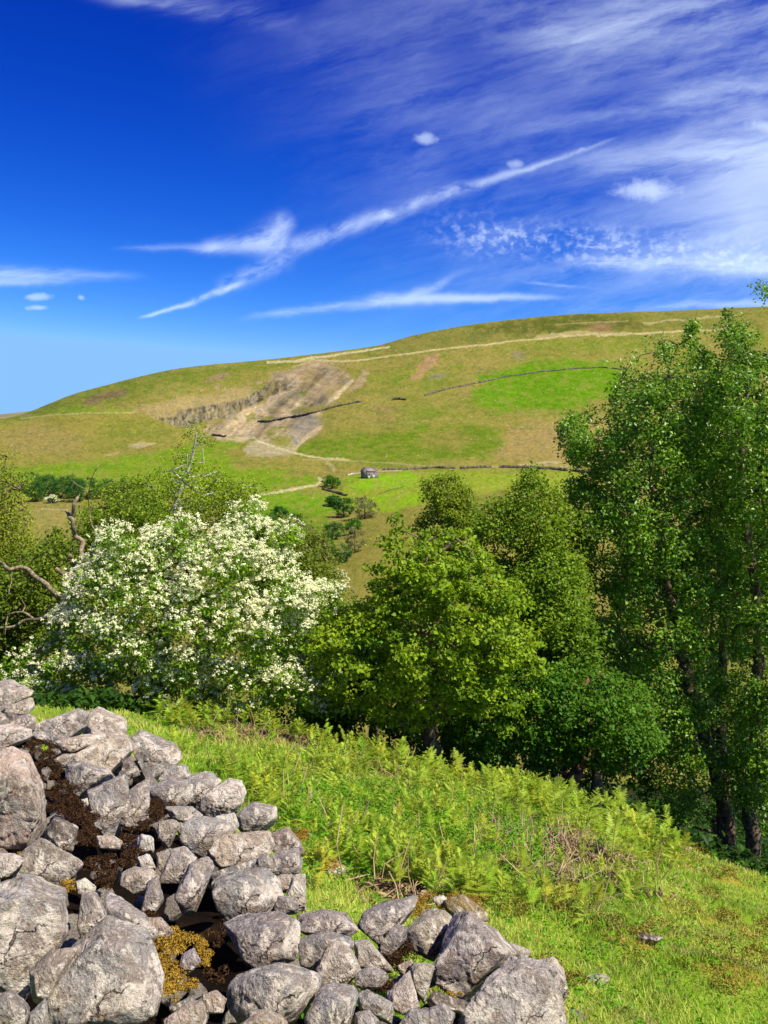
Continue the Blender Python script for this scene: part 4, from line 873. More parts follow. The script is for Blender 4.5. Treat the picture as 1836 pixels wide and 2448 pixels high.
T7 = lambda pts: [(1200 + a * .6328, 700 + b * .6328) + tuple(r) for a, b, *r in pts]
T9 = lambda pts: [(a * .3014, 1060 + b * .3014) + tuple(r) for a, b, *r in pts]
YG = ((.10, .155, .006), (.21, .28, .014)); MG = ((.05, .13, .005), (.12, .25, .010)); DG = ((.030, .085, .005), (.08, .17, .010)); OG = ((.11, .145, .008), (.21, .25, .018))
def near_trees():
    # flowering hawthorn
    tree('hawthorn_tree', "wide hawthorn covered in white blossom behind the stone wall", 'tree',
         T5([(60, 1090), (150, 985), (250, 950), (250, 880), (330, 800), (250, 730), (350, 690), (380, 640), (470, 590), (430, 490), (520, 475), (580, 510), (640, 560), (720, 500), (735, 455), (800, 440), (850, 470), (960, 480), (1000, 390), (1040, 365), (1090, 410), (1080, 460), (1110, 490), (1190, 460), (1290, 480), (1270, 540), (1230, 600), (1330, 660), (1400, 710), (1470, 760), (1400, 800), (1350, 880), (1345, 940), (1290, 1010), (1360, 1090), (1420, 1140), (1380, 1250), (1300, 1240), (1200, 1250), (1020, 1300), (880, 1290), (750, 1320), (560, 1290), (400, 1230), (200, 1250), (100, 1290), (40, 1200)]),
         16.2, T5([(640, 1380, .6), (680, 1150, .2), (700, 960, 0), (720, 840, -.2), (800, 740, -.3), (900, 660, -.2), (1050, 600, 0)]), nc=640, lpc=80, leaf=.066, rc=.27, depth=1.9,
         cols=((.06, .13, .006), (.16, .25, .012)), base_r=.17, seed=3, tip=.006, blossom=(8200, 17, .050, .029), flat=.85, spray=.35)
    # ash-green round-leaved tree in the middle
    tree('rowan_tree', "broad bright green tree with a straight trunk in the middle of the wood edge", 'tree',
         T6([(480, 350), (560, 330), (660, 350), (770, 330), (840, 370), (900, 430), (960, 500), (1020, 560), (1130, 640), (1160, 760), (1210, 870), (1240, 1000), (1220, 1120), (1150, 1200), (1100, 1300), (950, 1330), (820, 1300), (700, 1290), (560, 1330), (400, 1290), (260, 1230), (150, 1180), (100, 1090), (130, 1000), (60, 930), (110, 850), (200, 800), (330, 770), (420, 640), (400, 560), (430, 470)]),
         15.9, T6([(700, 1540, .3), (680, 1300, .1), (690, 1100, 0), (700, 930, 0), (720, 700, 0), (750, 450, 0)]), nc=540, lpc=62, leaf=.088, rc=.25, depth=1.7, dens=lambda x, y: .25 + .75 * (fbm2(x * .022, y * .022, 3, 59) > -.14),
         cols=((.075, .14, .005), (.20, .27, .012)), base_r=.16, seed=7, up=.3, flat=.5, spray=.4)
    # tall birches at the right
    treeg('silver_birch',  "tall dark-leaved birch with a leaning pale trunk, largest tree on the right", 'tree',
         T7([(560, 190), (600, 140), (650, 125), (690, 150), (730, 110), (750, 170), (780, 220), (790, 330), (830, 420), (860, 520), (850, 640), (880, 760), (880, 900), (930, 1050), (900, 1200), (930, 1350), (900, 1500), (930, 1650), (880, 1800), (850, 1950), (760, 1960), (650, 1950), (570, 1880), (560, 1780), (420, 1760), (380, 1650), (330, 1560), (310, 1420), (380, 1330), (330, 1230), (370, 1130), (340, 1040), (250, 960), (210, 860), (220, 760), (260, 720), (340, 700), (340, 640), (240, 650), (225, 590), (250, 530), (230, 490), (275, 430), (330, 480), (380, 450), (400, 390), (450, 320), (440, 260), (510, 270)]),
         19.6, T7([(860, 2050, .2), (790, 1760, .1), (740, 1600, 0), (700, 1450, 0), (680, 1370, 0), (640, 1180, 0), (600, 1000, 0), (590, 890, 0), (560, 700, 0), (600, 480, 0), (640, 250, 0)]), nc=760, lpc=80, leaf=.082, rc=.36, depth=2.2,
         cols=((.05, .12, .006), (.15, .26, .014)), base_r=.17, seed=12, droop=.35, up=.9, flat=.8, dens=lambda x, y: .34 + .66 * (fbm2(x * .014, y * .018, 3, 55) > -.10))
    treeg('silver_birch',  "tall birch crowding the right edge of the photo with its trunk half hidden", 'tree',
         T7([(830, 180), (830, 130), (860, 100), (930, 130), (940, 200), (1010, 230), (1150, 200), (1250, 500), (1300, 1000), (1280, 1500), (1200, 1900), (1080, 2010), (960, 1990), (900, 1850), (880, 1650), (900, 1450), (860, 1250), (900, 1050), (840, 850), (820, 650), (770, 480), (780, 330), (800, 240)]),
         18.9, T7([(950, 2100, .3), (945, 1900, .2), (960, 1600, .1), (970, 1300, 0), (955, 1100, 0), (900, 700, .2), (925, 400, .1), (895, 200, 0)]), nc=620, lpc=78, leaf=.080, rc=.36, depth=2.2,
         cols=((.05, .12, .006), (.15, .26, .014)), base_r=.18, seed=14, droop=.35, up=.9, flat=.8, dens=lambda x, y: .34 + .66 * (fbm2(x * .014, y * .018, 3, 58) > -.08))
    treeg('silver_birch',  "birch mostly out of frame whose twig tip shows against the sky at the upper right", 'tree',
         [(1800, 690), (1815, 665), (1870, 640), (2000, 560), (2200, 560), (2400, 900), (2400, 1500), (2200, 1800), (2000, 1700), (1960, 1300), (1990, 900), (1880, 775), (1850, 745), (1830, 740)],
         19, [(2250, 2300, 0), (2200, 1700, 0), (2150, 1200, 0), (2080, 800, 0)], nc=260, lpc=70, leaf=.065, rc=.28, depth=1.4, cols=MG, base_r=.15, seed=15, droop=.5, up=.9)
    # the lighter birches behind the middle tree
    tree('young_birch', "slender yellow-green birch rising just left of centre-right behind the bright tree", 'tree',
         T6([(600, 560), (630, 300), (700, 240), (650, 130), (640, 100), (720, 110), (720, 80), (810, 90), (830, 130), (880, 170), (870, 300), (930, 500), (900, 700), (700, 700)]),
         20, T6([(760, 1250, 0), (770, 700, 0), (790, 350, 0), (760, 120, 0)]), nc=260, lpc=66, leaf=.072, rc=.30, depth=1.3, cols=((.075, .12, .006), (.17, .22, .012)), base_r=.10, seed=21, up=.9, tip=.007)
    tree('young_birch', "mid-green birch with a pointed top between the slender birch and the big dark one", 'tree',
         T6([(880, 200), (940, 220), (1000, 180), (1060, 190), (1120, 120), (1180, 60), (1250, 110), (1290, 170), (1340, 230), (1420, 290), (1470, 500), (1430, 800), (1250, 900), (1150, 760), (1000, 560), (900, 420)]),
         18.2, T6([(1230, 1400, 0), (1220, 900, 0), (1200, 500, 0), (1190, 130, 0)]), nc=400, lpc=64, leaf=.072, rc=.30, depth=1.5, dens=lambda x, y: .25 + .75 * (fbm2(x * .02, y * .02, 3, 53) > -.12), cols=((.065, .12, .006), (.165, .225, .012)), base_r=.12, seed=22, up=.8, tip=.007)
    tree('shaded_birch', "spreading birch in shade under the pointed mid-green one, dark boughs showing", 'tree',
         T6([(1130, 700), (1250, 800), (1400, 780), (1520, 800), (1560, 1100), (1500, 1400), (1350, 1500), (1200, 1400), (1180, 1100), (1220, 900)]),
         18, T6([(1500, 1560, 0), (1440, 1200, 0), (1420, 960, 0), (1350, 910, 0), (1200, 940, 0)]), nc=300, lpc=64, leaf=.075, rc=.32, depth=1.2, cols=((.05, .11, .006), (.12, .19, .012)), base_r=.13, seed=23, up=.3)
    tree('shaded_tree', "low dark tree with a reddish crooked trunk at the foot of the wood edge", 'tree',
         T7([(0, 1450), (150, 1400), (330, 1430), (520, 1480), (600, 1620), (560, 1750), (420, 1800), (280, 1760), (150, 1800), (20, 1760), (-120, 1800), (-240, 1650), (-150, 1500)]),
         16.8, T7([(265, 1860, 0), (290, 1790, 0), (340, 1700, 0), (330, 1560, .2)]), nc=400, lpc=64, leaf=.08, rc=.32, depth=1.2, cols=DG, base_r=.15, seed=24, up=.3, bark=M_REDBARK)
    # darker wood behind, closing the gaps under the crowns
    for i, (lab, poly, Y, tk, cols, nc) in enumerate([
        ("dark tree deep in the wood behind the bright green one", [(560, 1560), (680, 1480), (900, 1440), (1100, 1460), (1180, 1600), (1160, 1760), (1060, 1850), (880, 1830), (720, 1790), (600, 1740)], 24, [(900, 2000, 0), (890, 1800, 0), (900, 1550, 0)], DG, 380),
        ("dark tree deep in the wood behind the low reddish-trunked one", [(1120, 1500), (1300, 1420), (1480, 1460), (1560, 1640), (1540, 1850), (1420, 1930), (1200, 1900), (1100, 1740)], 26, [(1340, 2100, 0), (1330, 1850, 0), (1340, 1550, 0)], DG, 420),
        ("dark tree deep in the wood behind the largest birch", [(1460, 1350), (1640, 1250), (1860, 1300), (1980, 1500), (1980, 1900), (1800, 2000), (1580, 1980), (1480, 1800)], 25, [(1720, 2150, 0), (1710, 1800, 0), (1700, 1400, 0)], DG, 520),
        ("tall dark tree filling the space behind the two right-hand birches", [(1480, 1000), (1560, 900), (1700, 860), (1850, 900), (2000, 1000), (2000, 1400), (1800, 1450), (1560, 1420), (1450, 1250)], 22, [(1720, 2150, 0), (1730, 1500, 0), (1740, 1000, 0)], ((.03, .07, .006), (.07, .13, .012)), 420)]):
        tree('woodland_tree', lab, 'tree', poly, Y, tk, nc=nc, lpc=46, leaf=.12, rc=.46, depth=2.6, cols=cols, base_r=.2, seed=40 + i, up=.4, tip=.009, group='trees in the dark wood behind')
    # left side
    tree('yellow_birch', "feathery yellow-green birch with a white stem above the blossom", 'tree',
         T5([(560, 620), (590, 330), (640, 240), (730, 220), (760, 140), (780, 90), (840, 25), (900, 75), (920, 150), (900, 200), (960, 260), (1040, 250), (1140, 290), (1125, 340), (1020, 390), (960, 470), (760, 620)]),
         24, T5([(700, 700, 0), (765, 350, 0), (800, 250, 0), (835, 140, 0), (850, 50, 0)]), nc=330, lpc=66, leaf=.062, rc=.40, depth=1.8, cols=YG, base_r=.075, seed=31, bark=M_WHITEBARK, up=.8, tip=.007,
         dens=lambda x, y: np.where(y < 1130, .30, 1.))
    tree('yellow_birch', "bushy yellow-green birch between the dead tree and the white-stemmed birch", 'tree',
         T5([(300, 900), (320, 600), (350, 430), (430, 340), (500, 300), (570, 270), (640, 250), (700, 400), (740, 560), (560, 700), (450, 900)]),
         22, T5([(480, 1000, 0), (500, 700, 0), (520, 450, 0), (530, 320, 0)]), nc=330, lpc=72, leaf=.066, rc=.40, depth=1.8, cols=((.075, .125, .006), (.165, .225, .012)), base_r=.10, seed=32, up=.8, tip=.007)
    tree('yellow_birch', "drooping olive-green birch at the left edge of the photo", 'tree',
         T5([(-200, 160), (0, 145), (60, 140), (100, 175), (140, 195), (120, 260), (90, 330), (140, 420), (110, 560), (60, 700), (-200, 760)]),
         21, T5([(-20, 1200, 0), (30, 800, 0), (20, 500, 0), (10, 250, 0)]), nc=260, lpc=64, leaf=.062, rc=.36, depth=1.6, cols=OG, base_r=.10, seed=33, droop=1.0, up=.9, tip=.007, dens=lambda x, y: np.where(y < 1200, .6, 1.))
    tree('leafy_bush', "loose yellow-green bush in front of the scrub at the left, behind the dead tree", 'bush',
         T5([(-200, 700), (0, 620), (130, 560), (230, 480), (330, 520), (340, 720), (300, 900), (250, 1040), (100, 1120), (-200, 1150)]),
         20, T5([(120, 1250, 0), (140, 950, 0), (180, 700, 0)]), nc=420, lpc=52, leaf=.085, rc=.38, depth=1.8, cols=((.06, .10, .005), (.13, .175, .012)), base_r=.09, seed=34, up=.4, tip=.007)
    tree('leafy_bush', "olive-green bush in the gully right of the blossoming hawthorn", 'bush',
         T5([(1080, 640), (1100, 520), (1230, 440), (1330, 440), (1400, 540), (1440, 640), (1460, 800), (1440, 1000), (1300, 1050), (1150, 900)]),
         27, T5([(1290, 1250, 0), (1280, 950, 0), (1290, 600, 0)]), nc=360, lpc=50, leaf=.095, rc=.44, depth=2.2, cols=((.07, .10, .006), (.14, .175, .014)), base_r=.11, seed=35, up=.5, tip=.008)
    tree('leafy_bush', "yellow-green sapling growth between the hawthorn and the bright middle tree", 'bush',
         T5([(1330, 860), (1400, 780), (1480, 800), (1600, 820), (1700, 760), (1760, 900), (1700, 1050), (1500, 1100), (1330, 1050)]),
         22, T5([(1480, 1350, 0), (1490, 1100, 0), (1500, 900, 0)]), nc=240, lpc=52, leaf=.085, rc=.36, depth=1.4, cols=((.06, .115, .005), (.13, .19, .012)), base_r=.09, seed=36, up=.5, tip=.007)
    tree('green_bush', "fresh green bush beside the hawthorn's right-hand foot", 'bush',
         T5([(1330, 1030), (1450, 970), (1600, 960), (1660, 1050), (1640, 1250), (1500, 1330), (1340, 1330), (1280, 1260), (1380, 1200), (1360, 1100)]),
         18.5, T5([(1480, 1420, 0), (1490, 1250, 0), (1500, 1080, 0)]), nc=260, lpc=60, leaf=.09, rc=.30, depth=1.3, cols=((.035, .11, .004), (.10, .21, .008)), base_r=.09, seed=37, up=.4)
    tree('green_bush', "shaded bush under the hawthorn at the left, just above the wall", 'bush',
         T5([(-150, 1100), (0, 1060), (120, 1100), (250, 1130), (400, 1200), (520, 1260), (400, 1330), (100, 1360), (-150, 1350)]),
         18, T5([(150, 1400, 0), (150, 1250, 0), (140, 1150, 0)]), nc=220, lpc=56, leaf=.08, rc=.28, depth=1.0, cols=((.05, .11, .006), (.11, .19, .012)), base_r=.08, seed=38, up=.4)
    tree('young_birch', "tall young birch half hidden between the bright middle tree and the dark right-hand wood", 'tree',
         T6([(1080, 560), (1180, 480), (1320, 460), (1420, 560), (1440, 800), (1300, 960), (1180, 900), (1120, 760)]),
         17.4, T6([(1300, 1500, 0), (1290, 1000, 0), (1280, 600, 0)]), nc=320, lpc=68, leaf=.072, rc=.30, depth=1.2, cols=((.06, .12, .006), (.15, .22, .012)), base_r=.10, seed=39, up=.8)
M_REDBARK = mat_bark('bark_red', (.26, .12, .07), (.09, .045, .03), 9); M_WHITEBARK = mat_bark('bark_white', (.62, .58, .50), (.30, .25, .20), 4)
near_trees()

# ---- dead tree with bare crooked limbs
def dead_tree():
    Y = 17.2; S = Y / F
    limbs = [([(560, 1560, 30), (575, 1330, 28), (610, 1180, 24), (650, 1090, 21), (690, 1015, 17), (760, 900, 12), (860, 790, 7)], 0, 'trunk'),
             ([(575, 1340, 24), (480, 1230, 22), (380, 1130, 18), (270, 1050, 15), (215, 985, 13), (140, 980, 11), (60, 1000, 14), (30, 950, 10), (-30, 935, 9), (-120, 900, 6)], -.25, 'bough'),
             ([(600, 1010, 10), (640, 960, 14), (645, 870, 15), (650, 790, 16), (600, 720, 15), (575, 650, 14), (568, 590, 15), (540, 555, 11), (515, 530, 5)], .1, 'bough'),
             ([(568, 600, 12), (590, 500, 13), (610, 440, 11), (630, 405, 4)], .12, 'bough'),
             ([(610, 1190, 15), (595, 1060, 17), (520, 1030, 17), (440, 1000, 14)], .05, 'bough'),
             ([(590, 1060, 14), (580, 990, 15), (575, 930, 15), (550, 885, 13)], .1, 'bough'),
             ([(690, 1020, 9), (780, 1010, 8), (880, 950, 6), (990, 930, 4)], -.05, 'bough'),
             ([(820, 890, 6), (770, 820, 5), (765, 720, 5), (730, 650, 4), (710, 540, 3.5), (700, 450, 3), (695, 390, 3), (600, 320, 2.5), (545, 270, 1.5)], .2, 'bough'),
             ([(700, 400, 2.5), (730, 270, 2.2), (770, 190, 2), (800, 155, 1.5)], .2, 'twig'),
             ([(520, 1330, 12), (400, 1370, 13), (300, 1400, 12), (200, 1400, 10), (100, 1450, 9), (-60, 1470, 7)], -.4, 'bough'),
             ([(560, 1480, 12), (420, 1440, 10), (320, 1425, 8)], -.3, 'bough'),
             ([(260, 1390, 7), (180, 1340, 7), (60, 1370, 6), (45, 1440, 4), (40, 1520, 3)], -.5, 'twig'),
             ([(180, 1340, 5), (200, 1290, 4), (175, 1240, 2.5)], -.5, 'twig'),
             ([(480, 1340, 8), (475, 1260, 9), (460, 1210, 8)], -.3, 'twig'),
             ([(80, 1010, 4), (90, 1100, 3.5), (70, 1190, 3), (20, 1230, 2)], -.4, 'twig'),
             ([(545, 275, 1.5), (540, 250, 1)], .2, 'twig'), ([(575, 300, 1.6), (578, 230, 1.1)], .2, 'twig'),
             ([(350, 1340, 5), (400, 1290, 5), (440, 1265, 4)], -.3, 'twig')]
    root = None
    for i, (pts, dy, nm) in enumerate(limbs):
        q = np.array([P(a * .3014, 1060 + b * .3014, Y + dy + .12 * math.sin(k * 1.7 + i)) for k, (a, b, r) in enumerate(pts)]); R = [r * .3014 * S * 1.2 for _, _, r in pts]
        if i == 0:
            gz = float(G(q[0, 0], q[0, 1])); q = np.vstack([[q[0, 0] - .1, q[0, 1], gz - .1], q]); R = [R[0] * 1.3] + R
            root = thing('dead_tree', "bare dead tree with crooked grey-brown limbs left of the blossoming hawthorn", 'tree', (q[0, 0], q[0, 1], gz)); O = np.array(root.location[:])
        V, Fq, Ft = path_tube(q, R, 10, 6, i + 3, .5); mesh_obj(nm, V - O, [Fq, Ft], M_DEADWOOD, root, smooth=True)
dead_tree()

# ---- shrubs and trees far down the valley
def far_trees():
    def at(px, py):
        Y, z, t = hillz(px, py); return Y
    def shrub(name, label, px, py, w, h, cols, seed, nc=60, blossom=None, cat='bush', lp=44, up=.4, group=None):
        Y = at(px, py); s = Y / F
        rng = np.random.default_rng(seed); a = np.linspace(0, 2 * math.pi, 15)[:-1]; rr = rng.uniform(.8, 1.12, 14)
        poly = [(px + math.cos(b) * w / 2 * r, py - h * .47 - math.sin(b) * h * .53 * r) for b, r in zip(a, rr)]
        tree(name, label, cat, poly, Y, [(px, py + 1, 0), (px, py - h * .6, 0)], nc=nc, lpc=lp, leaf=max(.25, 2.6 * s), rc=w * s * .13, depth=w * s * .45, cols=cols, base_r=w * s * .04, seed=seed, up=up, tip=.02, blossom=blossom, group=group, flat=.8)
    FD = ((.018, .065, .008), (.045, .12, .014)); FB = ((.03, .10, .006), (.07, .17, .010)); FO = ((.10, .11, .03), (.17, .16, .05))
    shrub('round_bush', "round bright green bush at the bend of the track left of the barn", 793, 1166, 46, 28, FB, 201)
    shrub('scrub_tree', "dark green tree in the gully below the barn", 822, 1236, 46, 50, FD, 202, 80)
    shrub('scrub_tree', "grey-green leafless-looking tree right beside the dark gully tree", 872, 1240, 60, 54, FO, 203, 80)
    shrub('scrub_bush', "rounded dark bush in the middle of the gully", 795, 1290, 54, 44, FD, 204, 80)
    shrub('scrub_bush', "brownish bush right of the rounded dark gully bush", 848, 1320, 52, 60, FO, 205, 70)
    shrub('scrub_bush', "small dark bush in the green gully left of the others", 668, 1240, 40, 30, FD, 206)
    shrub('scrub_bush', "low green bush below the small dark one in the gully", 610, 1256, 36, 24, FB, 207)
    shrub('scrub_bush', "dark bush lowest in the gully", 815, 1345, 56, 46, FD, 208, 70)
    shrub('scrub_bush', "olive bush low on the gully side under the dark bush", 760, 1360, 70, 60, ((.08, .11, .01), (.13, .16, .02)), 211, 80)
    shrub('far_hawthorn', "small white-flowering bush on the gorge side right of the gully", 813, 1382, 30, 20, ((.10, .14, .03), (.16, .2, .05)), 209, 40, (160, 8, .28, .2))
    for i, (px, py, w, h, lab) in enumerate([(640, 1262, 44, 34, "small bush below the track's lower end, half hidden by the birch"), (700, 1262, 50, 34, "green bush between the small dark bush and the gully"), (730, 1300, 56, 44, "green bush left of the rounded dark gully bush"), (690, 1330, 70, 50, "broad green bush on the left side of the gully"),
            (772, 1322, 50, 44, "green bush squeezed between two gully bushes"), (745, 1395, 70, 56, "broad olive bush low in the gully"), (845, 1275, 40, 36, "small bush under the grey-green gully tree"), (800, 1210, 40, 26, "low bush just under the round bright one"), (655, 1395, 80, 60, "broad bush at the gully's left foot above the blossom")]):
        shrub('scrub_bush', lab, px, py, w, h, [FB, FD, ((.06, .12, .01), (.11, .18, .015))][i % 3], 260 + i, 80)
    for i, (px, py, w, h) in enumerate([(85, 1198, 50, 44), (70, 1180, 60, 50), (118, 1184, 60, 46), (150, 1190, 56, 50), (180, 1200, 52, 56), (215, 1192, 60, 50), (255, 1190, 60, 44), (295, 1186, 56, 40), (170, 1172, 70, 36), (335, 1190, 56, 36), (110, 1168, 60, 30)]):
        shrub('copse_tree', ["leftmost low dark tree at the foot of the distant copse", "tall tree at the distant copse's left end behind the lowest one", "dark tree of the distant copse right above the white-flowering bush",
               "dark tree of the distant copse just right of the white-flowering bush", "lowest-reaching dark tree in the middle of the distant copse", "dark tree right of the middle of the distant copse", "dark tree of the distant copse behind the dead tree's top",
               "dark tree of the distant copse right of the dead tree's top", "paler tree on the upper edge of the distant copse's middle", "rightmost tree of the distant copse behind the birches", "paler tree on the upper left edge of the distant copse"][i],
               px, py, w, h, FD if i not in (8, 10) else ((.04, .09, .008), (.08, .15, .014)), 220 + i, 70, cat='tree', group='trees of the distant copse')
    shrub('far_hawthorn', "white-flowering bush standing against the distant dark copse", 125, 1202, 28, 20, ((.10, .14, .03), (.16, .2, .05)), 240, 40, (260, 8, .32, .24))
far_trees()
# ================================================================== grass, bracken, herbs, moss
def in_wall(x, y): return polysd(x, y, FOOT) > -.03
def scatter(n, rng, r0=1.5, r1=17.5, a0=-40, a1=44):
    az = np.radians(rng.uniform(a0, a1, n)); r = r0 * (r1 / r0) ** rng.random(n)
    x, y = r * np.sin(az), r * np.cos(az); return x, y, r
def beyond(x, y):
    t = x / np.maximum(y, .8); return y - np.interp(t, _rt, _ry)
def frame_px(x, y, z): return PIX(np.stack([x, y, z], -1))
def bracken_mask(px, py):
    """how thickly young bracken stands at a measured place of the bank"""
    poly = [(380, 1715), (600, 1725), (830, 1790), (1010, 1835), (1270, 1890), (1480, 1955), (1600, 2010), (1640, 2060), (1560, 2110), (1540, 2200), (1480, 2290), (1380, 2250), (1280, 2200), (1180, 2180), (1000, 2140), (880, 2110), (740, 2120), (690, 2000), (560, 1880), (440, 1800)]
    return sst(-30, 40, polysd(px, py, poly))
def build_grass():
    rng = np.random.default_rng(21); n = 420000
    x, y, r = scatter(n, rng, 2.2, 18.5); z = G(x, y); px, py = frame_px(x, y, z)
    keep = (~in_wall(x, y)) & (beyond(x, y) < 2.5) & (rng.random(n) < np.where(px < 300, .5, 1))
    tus = fbm2(x * 3, y * 3, 3, 12); keep &= rng.random(n) < np.clip(.75 + tus * .9, .15, 1)
    x, y, z, r, px, py, tus = (a[keep] for a in (x, y, z, r, px, py, tus)); n = len(x)
    br = bracken_mask(px, py)
    h = (.018 + .022 * rng.random(n) + .05 * br * rng.random(n) + .035 * np.clip(tus, 0, 1)) * (1 + .05 * r); w = (.0022 + .0008 * rng.random(n)) * (.55 + r * .17)
    a = rng.uniform(0, 6.28, n); lean = rng.uniform(.15, .9, n) * h; la = rng.uniform(0, 6.28, n)
    dx, dy = np.cos(a) * w, np.sin(a) * w; lx, ly = np.cos(la) * lean, np.sin(la) * lean
    b = np.stack([x, y, z - .005], -1); s = np.stack([dx, dy, 0 * dx], -1); mid = b + np.stack([lx * .35, ly * .35, h * .6], -1); top = b + np.stack([lx, ly, h * .95], -1)
    V = np.stack([b - s, b + s, mid + s * .7, mid - s * .7, top], 1).reshape(-1, 3); i = (np.arange(n) * 5)[:, None]
    Q = np.concatenate([i, i + 1, i + 2, i + 3], 1); T = np.concatenate([i + 3, i + 2, i + 4], 1)
    k = np.clip(.5 + fbm2(x * 1.1, y * 1.1, 4, 31) * 1.2 + rng.normal(0, .22, n), 0, 1)[:, None]
    c = np.array((.25, .40, .02)) * (1 - k) + np.array((.58, .62, .11)) * k
    dry = (rng.random(n) < .08 + .38 * sst(.1, .4, fbm2(x * 2.2, y * 2.2, 4, 41)))[:, None]; c = np.where(dry, np.array((.50, .40, .16)) * rng.uniform(.6, 1.1, (n, 1)), c)
    sh = sst(.6, 2.2, beyond(x, y))[:, None]; c = c * (1 - sh) + np.array((.04, .09, .008)) * sh  # blades past the crest darkened, painting in the shade of the wood
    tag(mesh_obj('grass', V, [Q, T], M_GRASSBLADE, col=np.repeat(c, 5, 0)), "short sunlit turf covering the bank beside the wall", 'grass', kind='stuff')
build_grass()

def fern_template(rng, curl=False, tiers=None):
    """one young bracken plant, unit height: upright stalk with pairs of feathery side fronds; returns V, tris, colour weight"""
    V, T, W = [], [], []
    def addtri(a, b, c, w): i = len(V); V.extend([a, b, c]); T.append((i, i + 1, i + 2)); W.extend([w] * 3)
    lean = rng.normal(0, .10, 2); top = np.array((lean[0], lean[1], 1.))
    stalk = [np.array((0, 0, 0.)), np.array((lean[0] * .2, lean[1] * .2, .45)), top]
    for a, b in zip(stalk[:-1], stalk[1:]):
        for d in (np.array((.010, 0, 0)), np.array((0, .010, 0))): addtri(a - d, a + d, b, -1.); addtri(b - d, b + d, a, -1.)
    def pinna(p, d, L, nseg):
        d = d / np.linalg.norm(d); side = np.cross(d, (0, 0, 1.)); side /= np.linalg.norm(side) + 1e-9; up = np.cross(side, d)
        droop = rng.uniform(.05, .3)
        for k in range(nseg):
            t = (k + .3) / nseg; q = p + d * L * t - np.array((0, 0, 1)) * droop * L * t * t
            ll = L * .36 * (1 - t) ** .8 * (.55 + .45 * min(1, t * 5)) + .012
            for sg in (-1, 1):
                tip = q + side * sg * ll + d * ll * .45 + up * rng.normal(0, .1) * ll; w = L / nseg * .5
                addtri(q - d * w, q + d * w, tip, rng.random())
        addtri(p, p + side * .006, p + d * L - np.array((0, 0, droop * L)), -.5)
    nt = tiers or rng.integers(3, 6); az0 = rng.uniform(0, 6.28)
    for k in range(nt):
        t = .42 + .55 * k / max(nt - 1, 1); p = stalk[1] + (top - stalk[1]) * ((t - .45) / .55 if t > .45 else 0); L = .55 * (1 - (t - .4) * 1.25) + .08
        for sg in (0, math.pi):
            az = az0 + sg + rng.normal(0, .35); el = rng.uniform(.05, .75) + k * .12
            pinna(p, np.array((math.cos(az) * math.cos(el), math.sin(az) * math.cos(el), math.sin(el))), L * rng.uniform(.75, 1.15), max(5, int(L * 20)))
    if curl:
        for j in range(10):
            a, b = j * .55, (j + 1) * .55; rr = .055 * (1 - j * .08); f = lambda q, r_: top + np.array((math.cos(az0) * (r_ - r_ * math.cos(q)), math.sin(az0) * (r_ - r_ * math.cos(q)), r_ * math.sin(q)))
            addtri(f(a, rr), f(b, rr), f((a + b) / 2, rr * .5), .7); addtri(f(a, rr), f(b, rr), f((a + b) / 2, rr * 1.3), .9)
    return np.array(V), np.array(T), np.array(W)
def place(tmpl, pos, h, rng, c0, c1, cs, tilt=.15):
    """merge copies of a template; returns V, T, col"""
    V0, T0, W0 = tmpl; n = len(pos); a = rng.uniform(0, 6.28, n); ca, sa = np.cos(a), np.sin(a)
    R = np.zeros((n, 3, 3)); R[:, 0, 0] = ca; R[:, 0, 1] = -sa; R[:, 1, 0] = sa; R[:, 1, 1] = ca; R[:, 2, 2] = 1
    tl = rng.normal(0, tilt, (n, 2)); V = np.einsum('nij,vj->nvi', R, V0) * h[:, None, None]; V[..., :2] += tl[:, None] * V[..., 2:3]
    V = V + pos[:, None]; T = T0[None] + (np.arange(n) * len(V0))[:, None, None]
    k = np.clip(W0[None] * .5 + rng.normal(.3, .22, (n, 1)), 0, 1)[..., None]; C_ = np.array(c0) * (1 - k) + np.array(c1) * k
    C_ = C_ * rng.uniform(.7, 1.15, (n, 1, 1)) * (1 + rng.normal(0, .10, (n, 1, 1)) * np.array((1, 0, .5)))
    C_ = np.where(np.broadcast_to((W0 < -.2)[None, :, None], C_.shape), np.array(cs), C_)
    return V.reshape(-1, 3), T.reshape(-1, 3), C_.reshape(-1, 3)
def join(lst):
    o = 0; Vs, Ts, Cs = [], [], []
    for V, T, C_ in lst: Vs.append(V); Ts.append(T + o); Cs.append(C_); o += len(V)
    return np.concatenate(Vs), np.concatenate(Ts), np.concatenate(Cs)
